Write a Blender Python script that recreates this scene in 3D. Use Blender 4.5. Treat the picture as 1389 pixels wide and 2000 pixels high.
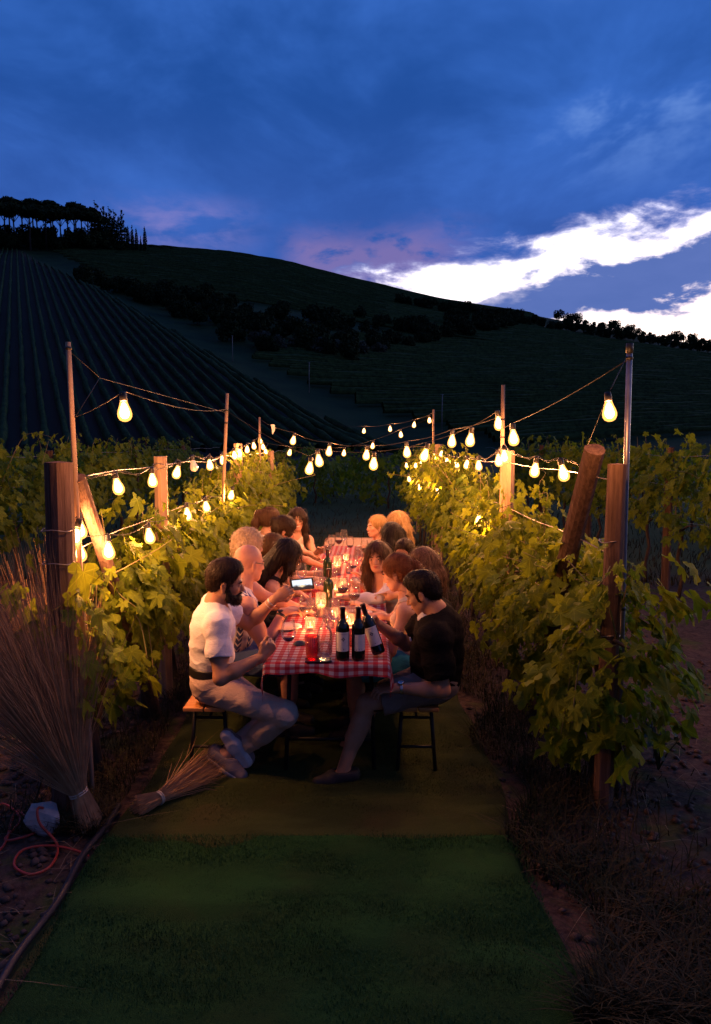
import bpy, bmesh, math, random
import numpy as np
from mathutils import Vector, Matrix
for o in list(bpy.data.objects): bpy.data.objects.remove(o)
SC = bpy.context.scene
COL = SC.collection
R = math.radians

# ---------------------------------------------------------------- camera
CAM_Z, PITCH, FPX = 1.97, 5.42, 1444.0
cam_data = bpy.data.cameras.new('camera')
cam_data.sensor_fit = 'VERTICAL'; cam_data.sensor_height = 36.0; cam_data.lens = FPX / 2000 * 36.0
cam_data.clip_start = 0.05; cam_data.clip_end = 6000
cam = bpy.data.objects.new('camera', cam_data); COL.objects.link(cam)
cam.location = (0, 0, CAM_Z); cam.rotation_euler = (R(90 - PITCH), 0, 0)
SC.camera = cam
# ---------------------------------------------------------------- render settings, exposure
SC.render.engine = 'CYCLES'
SC.cycles.use_denoising = True
try: SC.cycles.denoiser = 'OPENIMAGEDENOISE'
except Exception: pass
SC.cycles.use_light_tree = True
SC.cycles.max_bounces = 7; SC.cycles.diffuse_bounces = 3; SC.cycles.glossy_bounces = 3
SC.cycles.transmission_bounces = 4; SC.cycles.transparent_max_bounces = 24
SC.cycles.sample_clamp_indirect = 3.0; SC.cycles.sample_clamp_direct = 0.0
SC.cycles.caustics_reflective = False; SC.cycles.caustics_refractive = False
SC.view_settings.view_transform = 'Standard'; SC.view_settings.look = 'None'
SC.view_settings.exposure = 0.0; SC.view_settings.gamma = 1.0
SC.view_settings.use_curve_mapping = False
# ---------------------------------------------------------------- sky: dusk cloud deck with a bright gap low over the sunset
W = bpy.data.worlds.new('World'); SC.world = W; W.use_nodes = True
W.cycles.sampling_method = 'MANUAL'; W.cycles.sample_map_resolution = 512
nt = W.node_tree; N = nt.nodes; L = nt.links; N.clear()
def nd(t, **kw):
    n = N.new(t)
    for k, v in kw.items(): setattr(n, k, v)
    return n
def lk(a, b): L.new(a, b)
def val(x):
    return x
def mth(op, a, b=None, c=None, clamp=False):
    n = nd('ShaderNodeMath', operation=op); n.use_clamp = clamp
    for i, v in enumerate((a, b, c)):
        if v is None: continue
        if isinstance(v, (int, float)): n.inputs[i].default_value = v
        else: lk(v, n.inputs[i])
    return n.outputs[0]
def sstep(x, lo, hi):
    n = nd('ShaderNodeMapRange', interpolation_type='SMOOTHSTEP')
    for i, v in ((0, x), (1, lo), (2, hi)):
        if isinstance(v, (int, float)): n.inputs[i].default_value = v
        else: lk(v, n.inputs[i])
    return n.outputs[0]
def mixc(f, a, b):
    n = nd('ShaderNodeMix', data_type='RGBA')
    for i, v in ((0, f), (6, a), (7, b)):
        if isinstance(v, (int, float)): n.inputs[i].default_value = v
        elif isinstance(v, tuple): n.inputs[i].default_value = (*v, 1)
        else: lk(v, n.inputs[i])
    return n.outputs[2]
tc = nd('ShaderNodeTexCoord')
sep = nd('ShaderNodeSeparateXYZ'); lk(tc.outputs['Generated'], sep.inputs[0])
dx, dy, dz = sep.outputs
el = mth('MULTIPLY', mth('ARCSINE', dz), 57.2958)                      # elevation, degrees
az = mth('MULTIPLY', mth('ARCTAN2', dx, dy), 57.2958)                  # azimuth from the view axis, degrees
zz = mth('ADD', mth('MAXIMUM', dz, 0.0), 0.16)
cv = nd('ShaderNodeCombineXYZ'); lk(mth('DIVIDE', dx, zz), cv.inputs[0]); lk(mth('DIVIDE', dy, zz), cv.inputs[1])
def noise(vec, scale, detail, rough, dist=0.0, off=(0, 0, 0), sc=(1, 1, 1)):
    m = nd('ShaderNodeMapping'); lk(vec, m.inputs[0]); m.inputs['Location'].default_value = off; m.inputs['Scale'].default_value = sc
    n = nd('ShaderNodeTexNoise'); lk(m.outputs[0], n.inputs['Vector'])
    n.inputs['Scale'].default_value = scale; n.inputs['Detail'].default_value = detail
    n.inputs['Roughness'].default_value = rough; n.inputs['Distortion'].default_value = dist
    return n.outputs['Fac']
ae = nd('ShaderNodeCombineXYZ'); lk(mth('MULTIPLY', az, 0.05), ae.inputs[0]); lk(mth('MULTIPLY', el, 0.115), ae.inputs[1])
n_big = noise(cv.outputs[0], 0.8, 5, 0.55, 0.25, (3.1, 1.7, 0), (1, 0.8, 1))
n_det = noise(cv.outputs[0], 2.6, 5, 0.6, 0.3, (7.3, 2.2, 0), (1, 0.8, 1))
n_rag = noise(ae.outputs[0], 3.6, 6, 0.6, 0.2, (1.3, 4.2, 0))
n_bank = noise(ae.outputs[0], 2.2, 6, 0.58, 0.2, (9.1, 3.5, 2.0))
# the deck, darker and lighter folds
fold = sstep(mth('ADD', mth('MULTIPLY', n_big, 0.62), mth('MULTIPLY', n_det, 0.38)), 0.40, 0.62)
deck = mixc(fold, (0.0145, 0.076, 0.33), (0.044, 0.160, 0.60))
low = sstep(el, 26.0, 12.0)
deck = mixc(mth('MULTIPLY', low, 0.6), deck, mixc(n_bank, (0.036, 0.098, 0.40), (0.055, 0.138, 0.52)))
# thin lighter breaks high on the right
wisp = mth('MULTIPLY', sstep(n_det, 0.50, 0.70), mth('MULTIPLY', sstep(az, 4.0, 19.0), sstep(el, 16.0, 23.0)))
deck = mixc(mth('MULTIPLY', wisp, 0.8), deck, (0.17, 0.32, 0.74))
# gap: below a ragged edge that climbs to the right
edge = mth('ADD', mth('MULTIPLY', mth('MINIMUM', az, 60.0), 0.15), 12.5)
edge = mth('ADD', edge, mth('MULTIPLY', mth('SUBTRACT', n_rag, 0.5), 7.5))
gap = sstep(mth('SUBTRACT', edge, el), -0.6, 1.5)
gap = mth('MULTIPLY', gap, sstep(mth('ADD', az, mth('MULTIPLY', mth('SUBTRACT', n_rag, 0.5), 16.0)), -6.0, 4.0))
gap = mth('MULTIPLY', gap, sstep(az, 125.0, 60.0))
# pinkish veil where the gap closes, and a paler patch over the hilltop
veil = mth('MULTIPLY', sstep(az, -6.5, -3.5), sstep(az, 11.0, 4.0))
veil = mth('MULTIPLY', veil, sstep(mth('ADD', el, mth('MULTIPLY', n_bank, 5.0)), 19.5, 16.5))
veil = mth('MULTIPLY', veil, sstep(mth('ABSOLUTE', mth('SUBTRACT', n_rag, 0.5)), 0.16, 0.02))
deck = mixc(mth('MULTIPLY', veil, 0.75), deck, (0.24, 0.18, 0.44))
lv = mth('MULTIPLY', sstep(mth('ABSOLUTE', mth('ADD', az, 13.0)), 7.5, 1.0), sstep(mth('ABSOLUTE', mth('SUBTRACT', el, 15.4)), 2.6, 0.4))
deck = mixc(mth('MULTIPLY', mth('MULTIPLY', lv, sstep(n_rag, 0.36, 0.62)), 0.8), deck, (0.21, 0.21, 0.56))
sky = nd('ShaderNodeTexSky', sky_type='NISHITA'); sky.sun_disc = False
sky.sun_elevation = R(1.0); sky.sun_rotation = R(38); sky.altitude = 250; sky.dust_density = 2.0
clear = mixc(sstep(el, 6.0, 19.0), (1.9, 1.6, 1.6), (1.35, 1.4, 1.75))
clear = mixc(0.12, clear, sky.outputs[0])
# lower cloud bank inside the gap
bank_c = mth('ADD', mth('MULTIPLY', mth('MINIMUM', az, 60.0), 0.13), 8.2)
bank = mth('SUBTRACT', 1.0, mth('DIVIDE', mth('ABSOLUTE', mth('SUBTRACT', el, bank_c)), 2.3))
bank = sstep(mth('ADD', mth('MULTIPLY', bank, 0.8), mth('MULTIPLY', mth('SUBTRACT', n_rag, 0.5), 2.2)), 0.02, 0.36)
bank = mth('MULTIPLY', bank, sstep(mth('ADD', az, mth('MULTIPLY', mth('SUBTRACT', n_bank, 0.5), 40.0)), 2.0, 12.0))
clear = mixc(bank, clear, mixc(n_det, (0.075, 0.14, 0.43), (0.14, 0.21, 0.55)))
fin = mixc(gap, deck, mixc(mth('POWER', gap, 2.0), (0.34, 0.36, 0.74), clear))
fin = mixc(sstep(el, 0.0, -4.0), fin, (0.004, 0.006, 0.012))
# twilight: the sky dims and turns mauve away from the sunset
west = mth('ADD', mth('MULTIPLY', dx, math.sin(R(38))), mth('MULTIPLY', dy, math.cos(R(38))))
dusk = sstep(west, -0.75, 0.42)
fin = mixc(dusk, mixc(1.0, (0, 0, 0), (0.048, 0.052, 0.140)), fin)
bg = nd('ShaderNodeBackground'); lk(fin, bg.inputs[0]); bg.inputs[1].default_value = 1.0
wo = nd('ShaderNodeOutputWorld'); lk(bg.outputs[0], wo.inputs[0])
# the sun itself has set: only a faint broad afterglow from the bright gap
sd = bpy.data.lights.new('sun', 'SUN'); sd.energy = 0.10; sd.angle = R(30); sd.color = (1.0, 0.76, 0.74)
so = bpy.data.objects.new('sun', sd); COL.objects.link(so)
so.rotation_euler = (R(78), 0, R(180 - 38)); so['kind'] = 'helper'

# ---------------------------------------------------------------- helpers
def P(px, py, Y):
    """point at forward distance Y that the photograph shows at pixel px, py"""
    a = (px - 694.5) / FPX; b = -(py - 1000.0) / FPX
    c, s = math.cos(R(PITCH)), math.sin(R(PITCH))
    d = Vector((a, c + b * s, -s + b * c))
    return Vector((0, 0, CAM_Z)) + d * (Y / d.y)

class NT:
    """small node-tree writer"""
    def __init__(s, name):
        s.m = bpy.data.materials.new(name); s.m.use_nodes = True
        s.t = s.m.node_tree; s.t.nodes.clear()
        s.out = s.n('ShaderNodeOutputMaterial')
    def n(s, t, **kw):
        x = s.t.nodes.new(t)
        for k, v in kw.items(): setattr(x, k, v)
        return x
    def l(s, a, b): s.t.links.new(a, b)
    def put(s, v, inp):
        if v is None: return
        if isinstance(v, (int, float)): inp.default_value = v
        elif isinstance(v, (tuple, list)): inp.default_value = (*v, 1) if (len(v) == 3 and inp.type == 'RGBA') else v
        else: s.l(v, inp)
    def math(s, op, a, b=None, c=None):
        x = s.n('ShaderNodeMath', operation=op)
        for i, v in enumerate((a, b, c)): s.put(v, x.inputs[i])
        return x.outputs[0]
    def co(s, kind='Object', scale=(1, 1, 1), rot=(0, 0, 0)):
        t = s.n('ShaderNodeTexCoord'); m = s.n('ShaderNodeMapping')
        s.l(t.outputs[kind], m.inputs[0]); m.inputs['Scale'].default_value = scale; m.inputs['Rotation'].default_value = rot
        return m.outputs[0]
    def noise(s, vec, scale, detail=4, rough=0.55, dist=0):
        x = s.n('ShaderNodeTexNoise'); s.l(vec, x.inputs['Vector'])
        x.inputs['Scale'].default_value = scale; x.inputs['Detail'].default_value = detail
        x.inputs['Roughness'].default_value = rough; x.inputs['Distortion'].default_value = dist
        return x.outputs['Fac']
    def ramp(s, f, lo, hi):
        x = s.n('ShaderNodeMapRange', interpolation_type='SMOOTHSTEP'); s.put(f, x.inputs[0]); s.put(lo, x.inputs[1]); s.put(hi, x.inputs[2])
        return x.outputs[0]
    def mix(s, f, a, b):
        x = s.n('ShaderNodeMix', data_type='RGBA'); s.put(f, x.inputs[0]); s.put(a, x.inputs[6]); s.put(b, x.inputs[7])
        return x.outputs[2]
    def bump(s, h, strength=0.3, dist=0.01):
        x = s.n('ShaderNodeBump'); s.put(h, x.inputs['Height']); x.inputs['Strength'].default_value = strength; x.inputs['Distance'].default_value = dist
        return x.outputs[0]
    def pbr(s, col, rough=0.6, metal=0, normal=None, spec=0.5, **kw):
        x = s.n('ShaderNodeBsdfPrincipled')
        s.put(col, x.inputs['Base Color']); s.put(rough, x.inputs['Roughness']); s.put(metal, x.inputs['Metallic']); s.put(spec, x.inputs['Specular IOR Level'])
        if normal is not None: s.l(normal, x.inputs['Normal'])
        for k, v in kw.items(): s.put(v, x.inputs[k])
        return x.outputs[0]
    def done(s, sh):
        s.l(sh, s.out.inputs[0]); return s.m
def mat(name, c1, c2=None, scale=6, rough=0.6, metal=0, bump=0.0, bscale=None, bdist=0.005, stretch=(1, 1, 1), spec=0.5, detail=5, lo=0.35, hi=0.65, coord='Object'):
    t = NT(name); v = t.co(coord, stretch)
    f = t.ramp(t.noise(v, scale, detail, 0.6, 0.2), lo, hi)
    col = t.mix(f, c1, c2 if c2 else tuple(x * 0.75 for x in c1))
    nm = t.bump(t.noise(v, bscale or scale * 3, detail, 0.6), bump, bdist) if bump else None
    return t.done(t.pbr(col, rough, metal, nm, spec))

def link(o, parent=None):
    COL.objects.link(o)
    if parent is not None: o.parent = parent
    return o
def tag(o, label=None, cat=None, group=None, kind=None):
    if label: o['label'] = label
    if cat: o['category'] = cat
    if group: o['group'] = group
    if kind: o['kind'] = kind
    return o
def empty(name, loc=(0, 0, 0), rz=0, label=None, cat=None, group=None):
    o = bpy.data.objects.new(name, None); o.location = loc; o.rotation_euler = (0, 0, rz); o.empty_display_size = 0.1
    COL.objects.link(o); tag(o, label, cat, group); return o
def copy_tree(o, parent=None):
    c = o.copy(); COL.objects.link(c)
    if parent is not None: c.parent = parent
    for ch in o.children: copy_tree(ch, c)
    return c
def np_mesh(name, verts, faces, smooth=True):
    """verts (n,3); faces (m,k) array with constant k, or list of such arrays"""
    me = bpy.data.meshes.new(name)
    fs = faces if isinstance(faces, list) else [faces]
    fs = [np.asarray(f, dtype=np.int32) for f in fs if len(f)]
    verts = np.asarray(verts, dtype=np.float32)
    me.vertices.add(len(verts)); me.vertices.foreach_set('co', verts.ravel())
    tot = sum(f.size for f in fs); nf = sum(len(f) for f in fs)
    me.loops.add(tot); me.polygons.add(nf)
    me.loops.foreach_set('vertex_index', np.concatenate([f.ravel() for f in fs]))
    st = np.cumsum(np.concatenate([[0]] + [np.full(len(f), f.shape[1]) for f in fs]))[:-1]
    me.polygons.foreach_set('loop_start', st.astype(np.int32))
    me.polygons.foreach_set('use_smooth', np.full(nf, smooth))
    me.update(calc_edges=True); me.validate(verbose=False)
    return me
def obj(name, me, m=None, parent=None, loc=None):
    if m is not None and len(me.materials) == 0: me.materials.append(m)
    o = bpy.data.objects.new(name, me)
    if loc is not None: o.location = loc
    return link(o, parent)

class MB:
    """collects simple shapes into one mesh"""
    def __init__(s): s.v = []; s.f = []
    def add(s, vs, fs):
        b = len(s.v); s.v += [tuple(v) for v in vs]; s.f += [tuple(i + b for i in f) for f in fs]; return s
    def box(s, c, size, rot=None, taper=1.0):
        hx, hy, hz = size[0] / 2, size[1] / 2, size[2] / 2
        vs = [Vector((x * hx * (taper if z > 0 else 1), y * hy * (taper if z > 0 else 1), z * hz)) for z in (-1, 1) for x, y in ((-1, -1), (1, -1), (1, 1), (-1, 1))]
        if rot is not None: vs = [rot @ v for v in vs]
        c = Vector(c)
        return s.add([v + c for v in vs], [(3, 2, 1, 0), (4, 5, 6, 7), (0, 1, 5, 4), (1, 2, 6, 5), (2, 3, 7, 6), (3, 0, 4, 7)])
    def tube(s, pts, rad, n=6, caps=True, flat=1.0):
        pts = [Vector(p) for p in pts]; m = len(pts)
        rad = [rad] * m if isinstance(rad, (int, float)) else list(rad)
        up = None; rings = []
        for i, p in enumerate(pts):
            t = (pts[min(i + 1, m - 1)] - pts[max(i - 1, 0)])
            t = t.normalized() if t.length > 1e-9 else Vector((0, 0, 1))
            if up is None:
                up = Vector((0, 0, 1)) if abs(t.z) < 0.9 else Vector((1, 0, 0))
            a = t.cross(up)
            if a.length < 1e-6: a = t.orthogonal()
            a.normalize(); b = a.cross(t).normalized(); up = b
            rings.append([p + (a * math.cos(2 * math.pi * k / n) + b * math.sin(2 * math.pi * k / n) * flat) * rad[i] for k in range(n)])
        vs = [v for r in rings for v in r]; fs = []
        for i in range(m - 1):
            for k in range(n):
                k2 = (k + 1) % n
                fs.append((i * n + k, i * n + k2, (i + 1) * n + k2, (i + 1) * n + k))
        if caps:
            fs.append(tuple(range(n - 1, -1, -1))); fs.append(tuple((m - 1) * n + k for k in range(n)))
        return s.add(vs, fs)
    def lathe(s, prof, n=20, c=(0, 0, 0)):
        c = Vector(c); vs = []; fs = []
        for r, z in prof:
            for k in range(n):
                a = 2 * math.pi * k / n
                vs.append(c + Vector((r * math.cos(a), r * math.sin(a), z)))
        for i in range(len(prof) - 1):
            for k in range(n):
                k2 = (k + 1) % n
                fs.append((i * n + k, i * n + k2, (i + 1) * n + k2, (i + 1) * n + k))
        return s.add(vs, fs)
    def mesh(s, name, smooth=False):
        me = bpy.data.meshes.new(name); me.from_pydata(s.v, [], s.f)
        if smooth: me.polygons.foreach_set('use_smooth', [True] * len(me.polygons))
        me.update(); return me
    def build(s, name, m=None, parent=None, smooth=False, loc=None):
        return obj(name, s.mesh(name, smooth), m, parent, loc)
# ---------------------------------------------------------------- terrain
def smax(a, b, k):
    h = np.clip(0.5 + 0.5 * (a - b) / k, 0, 1); return b + (a - b) * h + k * h * (1 - h)
SKX = np.array([-1500, -600, -200, 0, 180, 350, 460, 560, 700, 860, 1000, 1130, 1389, 1700, 2300, 3200], float)
SKY_ = np.array([520, 480, 470, 472, 470, 482, 492, 510, 547, 585, 606, 630, 676, 715, 770, 800], float)
SK_AZ = np.arctan((SKX - 694.5) / FPX)
SK_T = np.array([((P(x, y, 1.0).z - CAM_Z) / math.hypot(1.0, P(x, y, 1.0).x)) for x, y in zip(SKX, SKY_)])
RB = 520.0
RDIR = np.array([math.sin(R(-24)), math.cos(R(-24))])
B0 = np.array([-24.0, 141.0]); BD = np.array([-0.515, 0.857]); BN = np.array([0.857, 0.515])     # edge of the left vineyard
def terrain(x, y):
    x = np.asarray(x, float); y = np.asarray(y, float)
    r = np.hypot(x, y); a = np.arctan2(x, y)
    t = np.interp(a, SK_AZ, SK_T, left=0.12, right=0.03)
    u = np.clip((r - 95) / (RB - 95), 0, None)
    prof = np.where(u < 1, u ** 1.12, 1 - 0.12 * (u - 1))
    zb = t * RB * prof - 0.6 + np.where(u < 1, CAM_Z * u, CAM_Z)
    zl = 0.30 * ((x * RDIR[0] + y * RDIR[1]) - 92)
    zl = zl * 0.985
    e = (x - B0[0]) * BN[0] + (y - B0[1]) * BN[1]
    e = e + 3 * np.sin(y * 0.02)
    zl = zl - 0.42 * np.clip(e, 0, None)
    cap = np.interp(a, SK_AZ, SK_T, left=0.2, right=0.03) * r * 0.94
    zl = np.minimum(zl, cap)
    z = smax(zl, zb, 6.0)
    z = smax(z, np.full_like(z, -0.9), 1.6)
    w = np.clip((r - 19) / 40.0, 0, 1); w = w * w * (3 - 2 * w)
    und = 0.5 * np.sin(x * 0.021 + 1.3) * np.sin(y * 0.017) * np.clip((r - 120) / 150, 0, 1)
    return (z + und) * w + 0.0
rr = np.concatenate([np.linspace(0.4, 20, 60), np.geomspace(20.6, 2500, 150)])
aa = np.linspace(-math.pi, math.pi, 241)[:-1]
aa = np.sort(np.concatenate([aa, np.linspace(-0.62, 0.62, 260)]))
G_r, G_a = np.meshgrid(rr, aa, indexing='ij')
gx = G_r * np.sin(G_a); gy = G_r * np.cos(G_a); gz = terrain(gx, gy)
rngt = np.random.default_rng(4)
bumpy = (np.sin(gx * 5.1 + 2 * np.sin(gy * 2.3)) * np.sin(gy * 4.3 + 1.7 * np.sin(gx * 3.1))) * 0.010
gz = gz + np.where(G_r < 22, bumpy - 0.008, 0) * np.clip(G_r / 2, 0, 1)
nr, na = gx.shape
ii, jj = np.meshgrid(np.arange(nr - 1), np.arange(na), indexing='ij'); j2 = (jj + 1) % na
q = np.stack([ii * na + jj, (ii + 1) * na + jj, (ii + 1) * na + j2, ii * na + j2], -1).reshape(-1, 4)
def m_ground():
    t = NT('soil_and_grass'); v = t.co('Object')
    geo = t.n('ShaderNodeNewGeometry'); sp = t.n('ShaderNodeSeparateXYZ'); t.l(geo.outputs['Position'], sp.inputs[0])
    X, Y, Z = sp.outputs
    dist = t.math('SQRT', t.math('ADD', t.math('MULTIPLY', X, X), t.math('MULTIPLY', Y, Y)))
    nb = t.noise(v, 1.3, 6, 0.6, 0.3); nf = t.noise(v, 22, 6, 0.7); nm_ = t.noise(v, 5.5, 6, 0.65, 0.4)
    soil = t.mix(t.ramp(nf, 0.3, 0.7), (0.045, 0.028, 0.022), (0.11, 0.072, 0.056))
    soil = t.mix(t.ramp(nm_, 0.52, 0.72), soil, (0.13, 0.092, 0.06))
    grass = t.mix(nf, (0.035, 0.05, 0.014), (0.10, 0.11, 0.035))
    far_lawn = t.ramp(Y, 9.5, 12.0)
    g = t.math('MAXIMUM', t.ramp(nb, 0.52, 0.62), far_lawn)
    near = t.mix(g, soil, grass)
    # far slopes: low crop green with bare earth, by noise and by plot
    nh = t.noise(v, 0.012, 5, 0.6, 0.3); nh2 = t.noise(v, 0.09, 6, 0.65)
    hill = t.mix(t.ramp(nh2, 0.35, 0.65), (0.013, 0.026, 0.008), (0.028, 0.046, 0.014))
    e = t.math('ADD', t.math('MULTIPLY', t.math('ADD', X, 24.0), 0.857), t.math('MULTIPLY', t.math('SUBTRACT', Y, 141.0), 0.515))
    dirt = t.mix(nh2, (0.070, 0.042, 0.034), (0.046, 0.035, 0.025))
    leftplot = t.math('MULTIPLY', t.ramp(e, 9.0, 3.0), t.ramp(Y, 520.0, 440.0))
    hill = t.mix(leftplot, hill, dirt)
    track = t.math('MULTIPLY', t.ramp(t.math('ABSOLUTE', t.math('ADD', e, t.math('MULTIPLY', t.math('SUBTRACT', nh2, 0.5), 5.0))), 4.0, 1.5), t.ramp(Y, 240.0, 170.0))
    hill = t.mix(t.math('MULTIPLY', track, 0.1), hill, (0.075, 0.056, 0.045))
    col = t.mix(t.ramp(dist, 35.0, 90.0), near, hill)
    h = t.math('ADD', t.math('MULTIPLY', nf, 0.6), t.math('MULTIPLY', nm_, 0.8))
    return t.done(t.pbr(col, 0.95, 0, t.bump(h, 0.8, 0.03), 0.1))
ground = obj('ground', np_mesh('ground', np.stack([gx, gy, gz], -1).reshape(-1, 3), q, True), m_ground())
tag(ground, 'brown vineyard soil with patchy grass rising into dark hills behind', None, None, 'structure')

# ---- vine rows that climb the hill on the left
def m_farvine():
    t = NT('far_vine_leaves'); v = t.co('Object')
    f = t.ramp(t.noise(v, 0.9, 5, 0.7), 0.35, 0.65)
    return t.done(t.pbr(t.mix(f, (0.018, 0.032, 0.009), (0.05, 0.075, 0.02)), 0.9, 0, t.bump(t.noise(v, 2.5, 4, 0.7), 1.0, 0.2), 0.1))
M_FARVINE = m_farvine()
rng = np.random.default_rng(11)
def row_mesh(name, xs, ys, hw, ht, lift=0.35):
    """lumpy hedge strip along a ground line"""
    n = len(xs)
    dxy = np.gradient(np.stack([xs, ys], -1), axis=0); dxy /= np.linalg.norm(dxy, axis=1)[:, None] + 1e-9
    nx, ny = dxy[:, 1], -dxy[:, 0]
    z = terrain(xs, ys)
    prof = [(-1, 0.15), (-1.1, 0.55), (-0.55, 0.98), (0.5, 1.02), (1.1, 0.55), (1, 0.15)]
    V = []
    for a, b in prof:
        jw = hw * a * (1 + rng.normal(0, 0.22, n)); jh = lift + ht * b * (1 + rng.normal(0, 0.12, n))
        V.append(np.stack([xs + nx * jw, ys + ny * jw, z + jh], -1))
    V = np.stack(V, 1); k = len(prof)
    i, j = np.meshgrid(np.arange(n - 1), np.arange(k - 1), indexing='ij')
    f = np.stack([i * k + j, (i + 1) * k + j, (i + 1) * k + j + 1, i * k + j + 1], -1).reshape(-1, 4)
    return np_mesh(name, V.reshape(-1, 3), f, True)
perp = np.array([RDIR[1], -RDIR[0]])
n_rows = 0
for k in range(-120, 40):
    off = k * 2.3
    # row: p = perp*off + RDIR*s ; keep s from the valley to the plot's edge, and only what lies near the view
    s = np.arange(84, 620, 3.2)
    px_, py_ = perp[0] * off + RDIR[0] * s, perp[1] * off + RDIR[1] * s
    e = (px_ - B0[0]) * BN[0] + (py_ - B0[1]) * BN[1] + 3 * np.sin(py_ * 0.02)
    a_ = np.degrees(np.arctan2(px_, py_))
    ok = (e < 7) & (a_ > -48) & (a_ < 6) & (np.hypot(px_, py_) < 540)
    # gap for the cross track
    if ok.sum() < 8: continue
    idx = np.where(ok)[0]; px_, py_ = px_[idx[0]:idx[-1] + 1], py_[idx[0]:idx[-1] + 1]
    o = obj('vine_row', row_mesh('vine_row', px_, py_, 0.36, 1.05), M_FARVINE)
    tag(o, 'one of the dark vine rows running straight up the far left hillside', 'vine row', 'vine rows on the left hillside')
    n_rows += 1
# ---- fine rows on the right hill and on the upper slope: too small to tell apart
def far_plot(name, label, fn_lines):
    Vs, Fs, base = [], [], 0
    for xs, ys in fn_lines:
        me = row_mesh('tmp', xs, ys, 0.4, 1.0)
        v = np.empty(len(me.vertices) * 3, np.float32); me.vertices.foreach_get('co', v)
        f = np.empty(len(me.loops), np.int32); me.loops.foreach_get('vertex_index', f)
        Vs.append(v.reshape(-1, 3)); Fs.append(f.reshape(-1, 4) + base); base += len(v) // 3
        bpy.data.meshes.remove(me)
    o = obj(name, np_mesh(name, np.concatenate(Vs), np.concatenate(Fs), True), M_FARVINE)
    tag(o, label, 'vines', None, 'stuff'); return o
lines = []
for k in range(0, 102):
    y0 = 96 + k * 3.4
    xs = np.arange(-60, 260, 5.0); ys = y0 + xs * 0.30 + 6 * np.sin(xs * 0.015)
    a_ = np.degrees(np.arctan2(xs, ys)); e = (xs - B0[0]) * BN[0] + (ys - B0[1]) * BN[1]
    ok = (e > 20) & (a_ > -11 + 13 * min(1, max(0, (y0 - 170) / 110))) & (a_ < 34) & (np.hypot(xs, ys) < 415)
    if ok.sum() > 5: lines.append((xs[ok], ys[ok]))
far_plot('vine_plot', 'dark vine plot with fine close rows on the right hillside', lines)
lines = []
for k in range(0, 66):
    y0 = 297 + k * 4.0
    xs = np.arange(-330, 120, 7.0); ys = y0 + (xs + 100) * -0.12
    a_ = np.degrees(np.arctan2(xs, ys)); rr_ = np.hypot(xs, ys)
    e = (xs - B0[0]) * BN[0] + (ys - B0[1]) * BN[1]
    ok = (a_ > -29) & (a_ < 14) & (rr_ < 530) & (rr_ > 300) & (e > 22)
    if ok.sum() > 5: lines.append((xs[ok], ys[ok]))
far_plot('vine_plot', 'dark green vine slope below the skyline under the cypress trees', lines)

# ---- trees: crowns of many small leaf clump faces
def clump_crown(name, lobes, n, size, rs, flat=0.0):
    """lobes: (cx,cy,cz,rx,ry,rz); n small bent quads spread through and over the lobes"""
    rg = np.random.default_rng(rs)
    w = np.array([l[3] * l[4] * l[5] for l in lobes]) ** 0.7; w /= w.sum()
    li = rg.choice(len(lobes), n, p=w); lo = np.array(lobes)[li]
    d = rg.normal(size=(n, 3)); d /= np.linalg.norm(d, axis=1)[:, None]
    rad = rg.uniform(0.45, 1.08, n) ** 0.6
    c = lo[:, :3] + d * lo[:, 3:] * rad[:, None]
    nrm = d + rg.normal(0, 0.7, (n, 3)); nrm /= np.linalg.norm(nrm, axis=1)[:, None]
    t1 = np.cross(nrm, rg.normal(size=(n, 3))); t1 /= np.linalg.norm(t1, axis=1)[:, None]
    t2 = np.cross(nrm, t1)
    sz = size * rg.uniform(0.5, 1.3, n)[:, None]
    v = np.stack([c + t1 * sz, c + t2 * sz * 0.7 + nrm * sz * 0.2, c - t1 * sz, c - t2 * sz * 0.7 + nrm * sz * 0.2], 1).reshape(-1, 3)
    return np_mesh(name, v, np.arange(n * 4).reshape(-1, 4), False)
M_DARKLEAF = mat('dark_tree_leaves', (0.013, 0.022, 0.009), (0.03, 0.045, 0.016), 0.6, 0.9, spec=0.1)
M_OLIVELEAF = mat('grey_green_leaves', (0.05, 0.06, 0.042), (0.085, 0.095, 0.07), 0.8, 0.9, spec=0.1)
M_BARK = mat('tree_bark', (0.03, 0.022, 0.016), (0.06, 0.045, 0.034), 3, 0.95, bump=0.5)
def tree_proto(name, crown, mcrown, trunk_pts, trunk_r, limbs=()):
    e = empty(name)
    b = MB(); b.tube(trunk_pts, trunk_r, 7)
    for l in limbs: b.tube(l, [trunk_r[-1] * 0.8] * (len(l) - 1) + [trunk_r[-1] * 0.3], 5)
    b.build('trunk', M_BARK, e, True); obj('crown', crown, mcrown, e); return e
rt = random.Random(7)
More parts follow.
